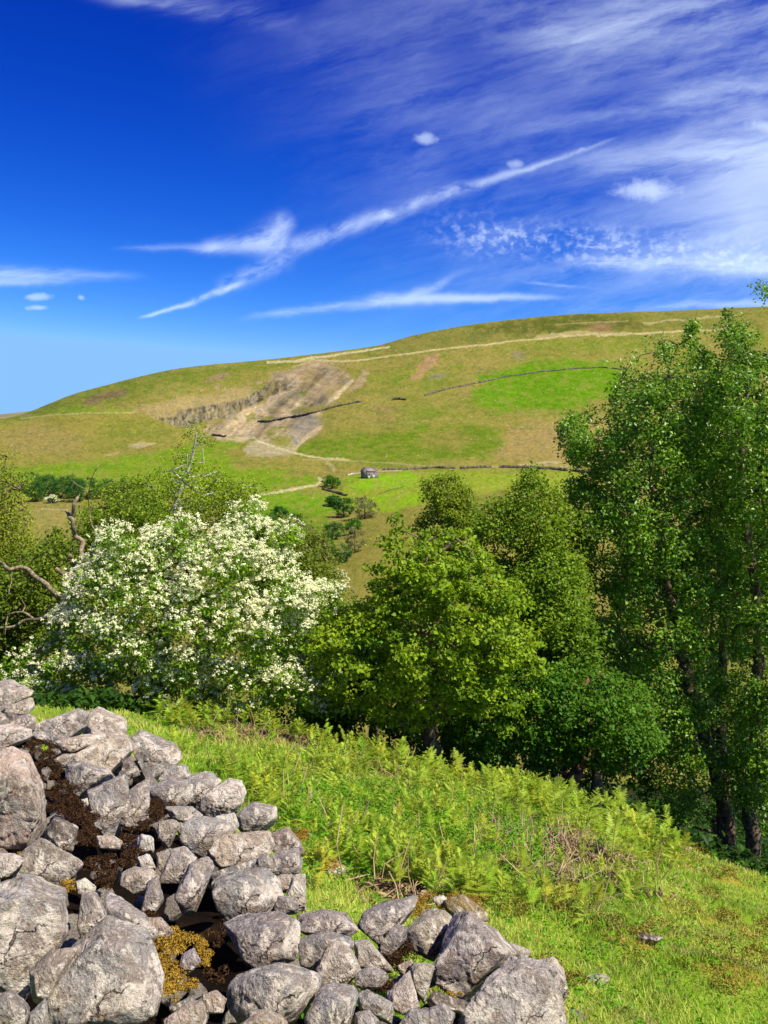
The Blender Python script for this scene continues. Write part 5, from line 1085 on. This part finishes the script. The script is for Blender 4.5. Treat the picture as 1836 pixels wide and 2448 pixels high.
def build_bracken():
    rng = np.random.default_rng(33); tm = [fern_template(rng, curl=k % 3 == 0) for k in range(12)]
    n = 48000; x, y, r = scatter(n, rng, 4, 17); z = G(x, y); px, py = frame_px(x, y, z); b = bracken_mask(px, py)
    clump = fbm2(x * 1.4, y * 1.4, 3, 88); bare = np.exp(-((px - 1345) / 75) ** 2 - ((py - 2040) / 50) ** 2) + np.exp(-((px - 700) / 70) ** 2 - ((py - 1800) / 22) ** 2) + np.exp(-((px - 560) / 60) ** 2 - ((py - 1765) / 18) ** 2); b = b * np.clip(1.1 - 1.3 * bare, 0, 1); d = beyond(x, y)
    keep = (~in_wall(x, y)) & (d < 1.0) & (rng.random(n) < b * np.clip(.42 + clump * 1.4, .03, 1) * np.where(d > -2.2, .55, .30)); idx = np.flatnonzero(keep)[:6000]
    x, y, z, px, py, d = (a[idx] for a in (x, y, z, px, py, d)); h = rng.uniform(.11, .31, len(x)) * np.where(px > 1350, .85, 1) * (1 + .45 * (d > -1.6)); pos = np.stack([x, y, z], -1); grp = rng.integers(0, 12, len(x)); out = []
    for k in range(12):
        m = grp == k
        if m.any(): out.append(place(tm[k], pos[m], h[m], rng, (.19, .34, .012), (.50, .57, .05), (.42, .40, .12)))
    V, T, C_ = join(out); tag(mesh_obj('bracken', V, T, M_FERN, col=C_), "dense low growth of fresh green bracken over the bank", 'bracken', kind='stuff')
    # the taller plants on the crest, each one a plant of its own, in front of the dark wood
    protos = []
    for k in range(6):
        V0, T0, W0 = fern_template(np.random.default_rng(60 + k), curl=k % 2 == 0, tiers=5); kk = np.clip(W0 * .6 + .35, 0, 1)[:, None]
        C0 = np.array((.19, .34, .015)) * (1 - kk) + np.array((.48, .57, .07)) * kk; C0 = np.where((W0 < -.2)[:, None], np.array((.28, .31, .06)), C0)
        protos.append((V0, T0, C0))
    crest = [(545, 1745), (600, 1748), (640, 1765), (870, 1812), (905, 1826), (960, 1838), (1000, 1842), (1015, 1852), (1045, 1850), (1072, 1848), (1100, 1862), (1128, 1868), (1150, 1866), (1172, 1872), (1195, 1880), (1212, 1884), (1240, 1900), (1262, 1905),
             (1300, 1912), (1322, 1920), (1350, 1918), (1372, 1926), (1395, 1935), (1420, 1942), (1452, 1952), (1480, 1965), (1502, 1975), (1532, 1990), (1560, 2003), (1590, 2012), (1000, 1900), (1085, 1925), (1180, 1940), (1250, 1960), (900, 1890), (820, 1870), (760, 1850), (1330, 1980), (1400, 2010), (1460, 2060)]
    rr = np.random.default_rng(8); meshes = []
    for i, (px_, py_) in enumerate(crest):
        t, _ = TS(px_, py_); y_ = float(on_plane(px_, py_)) - .1; x_ = float(t) * y_; k = i % 6
        if i < 6:
            V0, T0, C0 = protos[k]; o = mesh_obj('bracken_frond', V0, T0, M_FERN, col=C0); meshes.append(o)
        else: o = meshes[k].copy(); C.objects.link(o)
        o.location = (x_, y_, float(G(x_, y_)) - .02); s = rr.uniform(.34, .60); o.scale = (s, s, s); o.rotation_euler = (rr.normal(0, .08), rr.normal(0, .08), rr.uniform(0, 6.28))
        tag(o, "tall fresh bracken plant standing up from the bank below the wood", 'fern', "tall bracken plants on the crest of the bank")
build_bracken()
def build_herbs():
    rng = np.random.default_rng(44); n = 30000; x, y, r = scatter(n, rng, 3, 16.5); z = G(x, y); px, py = frame_px(x, y, z)
    lush = sst(-40, 40, polysd(px, py, [(640, 1900), (900, 1880), (1150, 1930), (1330, 2000), (1300, 2120), (1050, 2080), (900, 2110), (720, 2080)]))
    keep = (~in_wall(x, y)) & (beyond(x, y) < .5) & (rng.random(n) < .07 + .60 * lush + .22 * bracken_mask(px, py)); x, y, z, px, py, lush, r = (a[keep] for a in (x, y, z, px, py, lush, r)); n = len(x)
    L = 9; k = np.repeat(np.arange(n), L); m = len(k); hh = rng.uniform(.03, .12, n)[k] * (1 + lush[k] * 1.3); a = rng.uniform(0, 6.28, m); ro = rng.uniform(.01, .06, m)
    cen = np.stack([x[k] + np.cos(a) * ro, y[k] + np.sin(a) * ro, z[k] + hh * rng.random(m) + .01], -1)
    nor = np.stack([np.cos(a) * .5, np.sin(a) * .5, np.full(m, .9)], -1) + rng.normal(0, .25, (m, 3)); nor /= np.linalg.norm(nor, axis=1, keepdims=True)
    V, T = leaf_quads(cen, nor, rng.uniform(.022, .045, m) * (.6 + r[k] * .07), rng, .45); q = rng.random((m, 1)); c = np.array((.07, .24, .006)) * (1 - q) + np.array((.20, .45, .012)) * q
    tag(mesh_obj('herbs', V, T, M_LEAF, col=np.repeat(c, 4, 0)), "dark green leafy herbs growing between the bracken", 'herbs', kind='stuff')
    # straw-coloured dead bracken stalks and matted litter
    segs = []
    spots = [(1340, 2035, .8, 230), (1250, 2075, .35, 60), (700, 1785, .6, 50), (600, 1765, .5, 40), (500, 1758, .4, 35), (960, 2120, .35, 40), (1300, 2110, .6, 60), (850, 1835, .5, 30), (740, 1960, .4, 25), (1080, 1960, .5, 30), (1230, 1900, .8, 30), (980, 1870, 1., 30), (1480, 2120, .5, 25)]
    P0 = []
    for px_, py_, rad, cnt in spots:
        t, _ = TS(px_, py_); yy = float(on_plane(px_, py_)); 
        for _ in range(cnt): P0.append((t * yy + rng.normal() * rad * .5, yy + rng.normal() * rad * .5, rng.uniform(.05, .3), rng.uniform(.1, 1.0)))
    xs, ys, _ = scatter(900, rng, 5, 16); pz = frame_px(xs, ys, G(xs, ys)); bm_ = bracken_mask(*pz)
    for a_, b_, w_ in zip(xs, ys, bm_):
        if rng.random() < w_ * .75 and not in_wall(np.array(a_), np.array(b_)): P0.append((a_, b_, rng.uniform(.12, .45), rng.uniform(.0, .9)))
    for a_, b_, L_, el in P0:
        z0 = float(G(a_, b_)); az = rng.uniform(0, 6.28); d = np.array((math.cos(az) * el, math.sin(az) * el, 1.05 - el)); d /= np.linalg.norm(d); p = np.array((a_, b_, z0 + .02)); q = p + d * L_ * .6; e = q + (d + rng.normal(0, .35, 3)) * L_ * .5
        segs += [(p, q, .0058, .005), (q, e, .005, .0035)]
    V, Fq = tubes(segs, 3); rc_ = rng.uniform(.6, 1.2, (len(segs), 1)); c = np.array((.58, .41, .22)) * rc_
    tag(mesh_obj('dead_bracken', V, Fq, M_STRAW, col=np.repeat(c, 6, 0)), "broken straw-coloured stalks of last year's bracken", 'dead bracken', kind='stuff')
    # brown litter flakes on the same spots
    cen = []
    for px_, py_, rad, cnt in spots:
        t, _ = TS(px_, py_); yy = float(on_plane(px_, py_)); k = cnt * 14; xx = t * yy + rng.normal(0, rad * .42, k); y2 = yy + rng.normal(0, rad * .42, k); cen.append(np.stack([xx, y2, G(xx, y2) + rng.uniform(.01, .10, k) * min(1, rad * 1.3)], -1))
    cen = np.concatenate(cen); m = len(cen); nor = rng.normal(size=(m, 3)) + np.array((0, 0, .8)); nor /= np.linalg.norm(nor, axis=1, keepdims=True)
    V, T = leaf_quads(cen, nor, rng.uniform(.04, .13, m), rng, .22); c = np.array((.34, .225, .125)) * rng.uniform(.5, 1.4, (m, 1))
    tag(mesh_obj('leaf_litter', V, T, M_STRAW, col=np.repeat(c, 4, 0)), "matted brown bracken litter lying in patches on the bank", 'litter', kind='stuff')
M_STRAW = mat_leaf('straw', .1, .8, .1)
build_herbs()

def tuft_cloud(name, label, centers, rng, n, size, cols, cat='moss', mat=None, leafs=.016):
    cen, nor = [], []
    for (c, rad, cnt) in centers:
        g = rng.normal(size=(cnt, 3)); g /= np.linalg.norm(g, axis=1, keepdims=True); g[:, 2] = np.abs(g[:, 2]); sub = rng.normal(0, .6, (7, 3)) * rad * np.array((1, 1, .35)); sr = rad * rng.uniform(.3, .8, 7); j = rng.integers(0, 7, cnt); cen.append(np.array(c) + sub[j] + g * (sr[j][:, None] * rng.uniform(.6, 1.05, (cnt, 1))) * np.array((1, 1, .8))); nor.append(g + rng.normal(0, .6, (cnt, 3)))
    cen = np.concatenate(cen); nor = np.concatenate(nor); nor /= np.linalg.norm(nor, axis=1, keepdims=True); m = len(cen)
    V, T = leaf_quads(cen, nor, rng.uniform(.5, 1.4, m) * leafs, rng, .4, .3); q = rng.random((m, 1)); c = np.array(cols[0]) * (1 - q) + np.array(cols[1]) * q
    return tag(mesh_obj(name, V, T, mat or M_STRAW, col=np.repeat(c, 4, 0)), label, cat, kind='stuff')
def build_moss():
    rng = np.random.default_rng(51)
    def at(fr, x, y, h=HW):
        px, py = (K1 if fr == 1 else K2)(x, y); Y = float(on_plane(px, py, h)); return P(px, py, Y), Y / F
    gold = [(1, 830, 1420, 60), (1, 880, 1400, 60), (1, 940, 1410, 60), (1, 1010, 1420, 55), (1, 1060, 1450, 50), (1, 1080, 1500, 45), (1, 1060, 1540, 30), (1, 860, 1480, 60), (1, 880, 1550, 60), (1, 870, 1600, 60), (1, 930, 1620, 60), (1, 860, 1670, 55), (1, 920, 1690, 50), (1, 1000, 1660, 40),
            (1, 360, 1110, 30), (1, 350, 1140, 40), (1, 265, 1590, 34), (1, 250, 1640, 20), (1, 1560, 880, 40), (2, 1090, 480, 60), (2, 1150, 510, 60), (2, 1050, 480, 45), (2, 400, 190, 40), (2, 960, 500, 45), (2, 910, 520, 40), (2, 1080, 900, 30), (2, 545, 310, 30), (1, 100, 980, 25), (2, 430, 600, 18)]
    L = []
    for fr, x, y, r in gold:
        c, s = at(fr, x, y, HW - .04); rr = r / (2.183 if fr == 1 else 1.8433) * s; L.append((c, rr, int(1500 * max(.3, (rr / .05) ** 2))))
    tuft_cloud('golden_moss', "golden orange moss in the hollow and on the stones of the wall", L, rng, 0, 0, ((.28, .15, .015), (.55, .36, .05)), leafs=.0075)
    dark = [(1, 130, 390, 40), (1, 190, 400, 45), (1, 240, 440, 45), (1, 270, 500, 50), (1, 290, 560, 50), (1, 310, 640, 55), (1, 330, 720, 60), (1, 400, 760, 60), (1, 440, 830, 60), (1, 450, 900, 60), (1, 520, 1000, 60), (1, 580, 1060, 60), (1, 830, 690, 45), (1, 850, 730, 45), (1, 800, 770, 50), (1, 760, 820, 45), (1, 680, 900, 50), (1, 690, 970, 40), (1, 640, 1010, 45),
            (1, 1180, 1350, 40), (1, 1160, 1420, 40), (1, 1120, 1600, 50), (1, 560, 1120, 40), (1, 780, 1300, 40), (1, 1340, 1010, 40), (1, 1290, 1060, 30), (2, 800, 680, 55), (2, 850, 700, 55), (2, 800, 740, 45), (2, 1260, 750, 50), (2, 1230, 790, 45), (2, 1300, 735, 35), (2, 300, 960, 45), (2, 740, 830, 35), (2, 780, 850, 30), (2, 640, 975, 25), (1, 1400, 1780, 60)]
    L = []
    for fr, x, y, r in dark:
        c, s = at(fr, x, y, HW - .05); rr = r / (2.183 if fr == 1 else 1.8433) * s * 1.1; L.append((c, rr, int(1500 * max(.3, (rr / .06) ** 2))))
    tuft_cloud('shade_toned_moss', "brown dry moss and turf filling the clefts between the stones, deepened with painted shade", L, rng, 0, 0, ((.035, .017, .008), (.11, .055, .022)), leafs=.011)  # moss brown deepened to stand in for shade down in the clefts
    # ochre moss hummocks in the turf, rough with upright tips
    L = []
    for px, py, r, h in MOUNDS[:9]:
        t, _ = TS(px, py); yy = float(on_plane(px, py)); L.append(((t * yy, yy, float(G(t * yy, yy)) - .02), r * .8, 1500))
    tuft_cloud('moss_hummocks', "ochre mossy patches in the sunlit turf at the lower right", L, rng, 0, 0, ((.27, .20, .03), (.42, .36, .06)), leafs=.02)
    # few loose stones lying in the grass
    for i, (px, py, s, tint, lab) in enumerate([(1555, 2270, .13, 'd', "flat dark stone lying in the turf right of the wall"), (1440, 1958 + 40, .07, 'w', "small pale stone on the crest of the bank"), (1640, 2040, .10, 'w', "pale flat stone at the edge of the bank by the dark wood"), (1672, 2080, .05, 'w', "tiny white stone in the turf near the bank's edge"),
            (715, 2005, .14, 'o', "ochre mossy stone in the ferns beside the wall's edge"), (858, 2022, .09, 'o', "tan stone half buried in the ferns"), (795, 2080, .16, 'o', "mossy brown boulder in the ferns close to the wall"), (1430, 2330, .10, 't', "mossy stone at the foot of the wall's right-hand end"), (1370, 2425, .08, 'd', "small dark stone at the bottom edge beside the wall's end")]):
        t, _ = TS(px, py); yy = float(on_plane(px, py)); q = rng.normal(size=(14, 3)); q /= np.linalg.norm(q, axis=1)[:, None]; q *= np.array((s, s * .8, s * .5)); ob, c = rock_mesh('field_stone', q + np.array((t * yy, yy, float(G(t * yy, yy)) + s * .12)), M_STONE, tint, 5, 400 + i, 16); tag(ob, lab, 'stone')
build_moss()
# plants on the floor of the wood, its shade put into their dark colour
def wood_floor():
    rng = np.random.default_rng(61); n = 60000; az = np.radians(rng.uniform(-30, 34, n)); r = rng.uniform(12, 44, n); x, y = r * np.sin(az), r * np.cos(az); z = G(x, y); keep = beyond(x, y) > .4; x, y, z = x[keep], y[keep], z[keep]; n = len(x)
    L = 7; k = np.repeat(np.arange(n), L); m = len(k); a = rng.uniform(0, 6.28, m); ro = rng.uniform(.03, .35, m); cl = .6 + .6 * fbm2(x[k] * .8, y[k] * .8, 3, 4)
    cen = np.stack([x[k] + np.cos(a) * ro, y[k] + np.sin(a) * ro, z[k] + rng.uniform(.03, .5, m) * cl], -1); nor = rng.normal(0, .5, (m, 3)) + np.array((0, 0, 1.)); nor /= np.linalg.norm(nor, axis=1, keepdims=True)
    V, T = leaf_quads(cen, nor, rng.uniform(.08, .2, m), rng, .5); q = rng.random((m, 1)); c = np.array((.02, .06, .006)) * (1 - q) + np.array((.06, .14, .012)) * q
    tag(mesh_obj('undergrowth', V, T, M_LEAF, col=np.repeat(c, 4, 0)), "shaded leafy undergrowth covering the ground below the trees", 'undergrowth', kind='stuff')
wood_floor()
# ================================================================== barn and dry stone walls across the valley
def barn():
    px, py = 880, 1143; Y, z, t = hillz(px, py); s = Y / F; x0 = t * Y; gz = z
    root = thing('stone_barn', "small ruined stone field barn with its roof fallen in at the right end", 'barn', (x0, Y, gz)); L, Wd, H, RH = 7.0, 4.8, 3.0, 1.7
    M_BW, nt, out = new_mat('barn_stone'); p = geo_pos(nt); n1 = Nd(nt, tex(nt, 'Noise', p, 1.6, 5, .7).outputs[0]); principled(nt, out, mixc(nt, n1.ss(.35, .65), (.15, .12, .10), (.30, .25, .20)), .95, .1)
    M_BR = mat_bark('roof_flags', (.32, .26, .22), (.20, .17, .145), 2); M_DK, nt, out = new_mat('dark_opening'); principled(nt, out, (.02, .017, .015), .95, .1)
    M_LP, nt, out = new_mat('pale_stone'); principled(nt, out, (.45, .39, .30), .9, .1)
    def box(name, x, y, zz, dx, dy, dz, mat, par=root):
        v = np.array([(i, j, k) for k in (0, 1) for j in (0, 1) for i in (0, 1)], float) * (dx, dy, dz) + (x, y, zz); f = np.array([(0, 2, 3, 1), (4, 5, 7, 6), (0, 1, 5, 4), (2, 6, 7, 3), (0, 4, 6, 2), (1, 3, 7, 5)]); return mesh_obj(name, v, f, mat, par)
    W = .6
    parts = [box('front_wall', 0, 0, -1, L, W, H + 1, M_BW), box('back_wall', 0, Wd - W, -1, L, W, H + .8, M_BW)]
    for gx, nm, top in ((0.003, 'gable_wall', RH), (L - W - .003, 'gable_wall', RH * .95)):
        v = np.array([(gx + a, b, c) for a in (0, W) for b, c in ((0.01, -1), (Wd - .01, -1), (Wd - .01, H - .01), (Wd / 2, H + top), (0.01, H - .01))]); f5 = [(0, 1, 2, 3, 4), (9, 8, 7, 6, 5)]; q = [(i, i + 5, (i + 1) % 5 + 5, (i + 1) % 5) for i in range(5)]
        mesh_obj(nm, v, [np.array(f5), np.array(q)], M_BW, root)
    for sy in (0, 1):   # remaining slope of the roof over the left part, and its back slope
        y0, y1 = (-.25, Wd / 2 + .02) if sy == 0 else (Wd + .25, Wd / 2 - .02); e = L * (.60 if sy == 0 else .5); v = []
        for dz in (.06, .22):
            for xx, yy, zz in ((-.2, y0, H - .12), (e + .8, y0, H - .12), (e, y1, H + RH), (-.2, y1, H + RH)): v.append((xx, yy, zz + dz + (.003 if sy else 0)))
        f = np.array([(0, 1, 2, 3), (7, 6, 5, 4), (0, 4, 5, 1), (1, 5, 6, 2), (2, 6, 7, 3), (3, 7, 4, 0)]); mesh_obj('roof', v, f, M_BR, root)
    for k in range(3): box('rafter', L * .66 + k * .55, .5, H - .1, .14, Wd - 1, .16, M_DEADWOOD)
    w = box('window', 1.0, -.03, 1.15, .5, .08, .7, M_DK); box('window', 3.9, -.03, 1.7, .5, .08, .6, M_DK); box('doorway', 3.2, -.035, -.5, 1.3, .08, 1.7, M_LP); box('patch', .5, -.025, -.6, 1.2, .08, 1.4, M_LP)
    box('through_stones', .7, -.12, 2.55, L - 1.2, .16, .13, M_BW)
    root.rotation_euler = (0, 0, math.radians(40))
    root.scale = (1.02, 1.02, 1.0); root.location = (x0 - .4, Y - 1.5, gz + .3)
barn()
def stone_wall(label, pts, h, w, seed, gaps=.0, col=(.12, .105, .07)):
    """dry stone wall draped over the slope along measured points"""
    rng = np.random.default_rng(seed); pp = np.array(pts, float); d = np.r_[0, np.cumsum(np.hypot(*np.diff(pp, axis=0).T))]; n = max(int(d[-1] / 2.2), 3); q = np.linspace(0, d[-1], n); X = np.interp(q, d, pp[:, 0]); Yp = np.interp(q, d, pp[:, 1]) + fbm2(q * .05, q * 0, 2, seed) * .8
    pos = [];
    for a, b in zip(X, Yp):
        Y, z, t = hillz(a, b); pos.append((t * Y, Y, z))
    pos = np.array(pos)
    pos[:, 1] = np.convolve(np.pad(pos[:, 1], 2, 'edge'), np.ones(5) / 5, 'valid'); pos[:, 0] = TS(X, Yp)[0] * pos[:, 1]; pos[:, 2] = [hill_h(a, b) for a, b in pos[:, :2]]
    hh = .62 * h * (1 + .45 * fbm2(q * .3, q * 0 + 3, 3, seed + 1)); hh = hh * (vn2(q * .06, q * 0 + 9, seed + 2) > -1 + gaps * 2); hh = np.maximum(hh, .02)
    T = np.gradient(pos, axis=0); nn = np.stack([-T[:, 1], T[:, 0]], -1); nn /= np.linalg.norm(nn, axis=1, keepdims=True) + 1e-9; nn = np.c_[nn, np.zeros(n)] * w / 2
    up = np.zeros((n, 3)); up[:, 2] = 1; V = np.stack([pos - nn - up * .5, pos - nn * .8 + up * hh[:, None], pos + nn * .8 + up * hh[:, None], pos + nn - up * .5], 1).reshape(-1, 3); i = np.arange(n - 1)[:, None] * 4; k = np.arange(4); k2 = (k + 1) % 4
    Fq = np.stack([i + k, i + k2, i + 4 + k2, i + 4 + k], -1).reshape(-1, 4); Fq = np.vstack([Fq, [[0, 1, 2, 3]], [[(n - 1) * 4 + a for a in (3, 2, 1, 0)]]])
    c = np.array(col) * np.repeat(rng.uniform(.5, 1.5, (n, 1)), 4, 0)
    tag(mesh_obj('dry_stone_wall', V, Fq, M_WALL, col=c), label, 'wall')
Hc = lambda pts: [(900 + a * .5642, 700 + b * .5642) for a, b in pts]; Hb = lambda pts: [(200 + a * .36166, 820 + b * .36166) for a, b in pts]
stone_wall("long dark field wall curving across the bright green upper slope", Hc([(205, 438), (300, 408), (420, 385), (560, 355), (700, 335), (850, 322), (960, 318), (1040, 326)]), 1.9, 1.2, 1, .04)
stone_wall("broken field wall along the track right of the barn", Hc([(20, 752), (120, 750), (240, 743), (350, 745), (490, 740)]), 1.7, 1.1, 2, .2)
stone_wall("tumbled right-hand stretch of the field wall beyond the barn, near the birch", Hc([(520, 740), (620, 742), (740, 748), (860, 760), (980, 775)]), 2.1, 1.2, 3, .15, (.12, .1, .075))
stone_wall("thin dark wall running up from the grey spoil heap", Hb([(1150, 522), (1230, 522), (1330, 500), (1440, 482), (1530, 462), (1600, 440), (1700, 415), (1800, 395), (1830, 392)]), 2.0, 1.2, 4, .12, (.10, .08, .06))
stone_wall("short thick stretch of dark wall on the slope left of the long curved wall", Hc([(65, 456), (95, 452), (125, 455)]), 2.6, 1.6, 5, 0, (.08, .07, .05))
stone_wall("low dark wall below the quarry beside the birch top", Hb([(850, 612), (900, 618), (940, 622)]), 2.2, 1.2, 6, 0, (.10, .08, .06))
stone_wall("short wall stub below the track bend beside the round bush", [(765, 1164), (775, 1172), (800, 1178), (830, 1186)], 1.6, 1.0, 7, .1, (.12, .10, .06))
stone_wall("pale wall running away left and right behind the barn", [(830, 1137), (850, 1133), (862, 1131)], 1.0, .8, 8, 0, (.4, .34, .24))
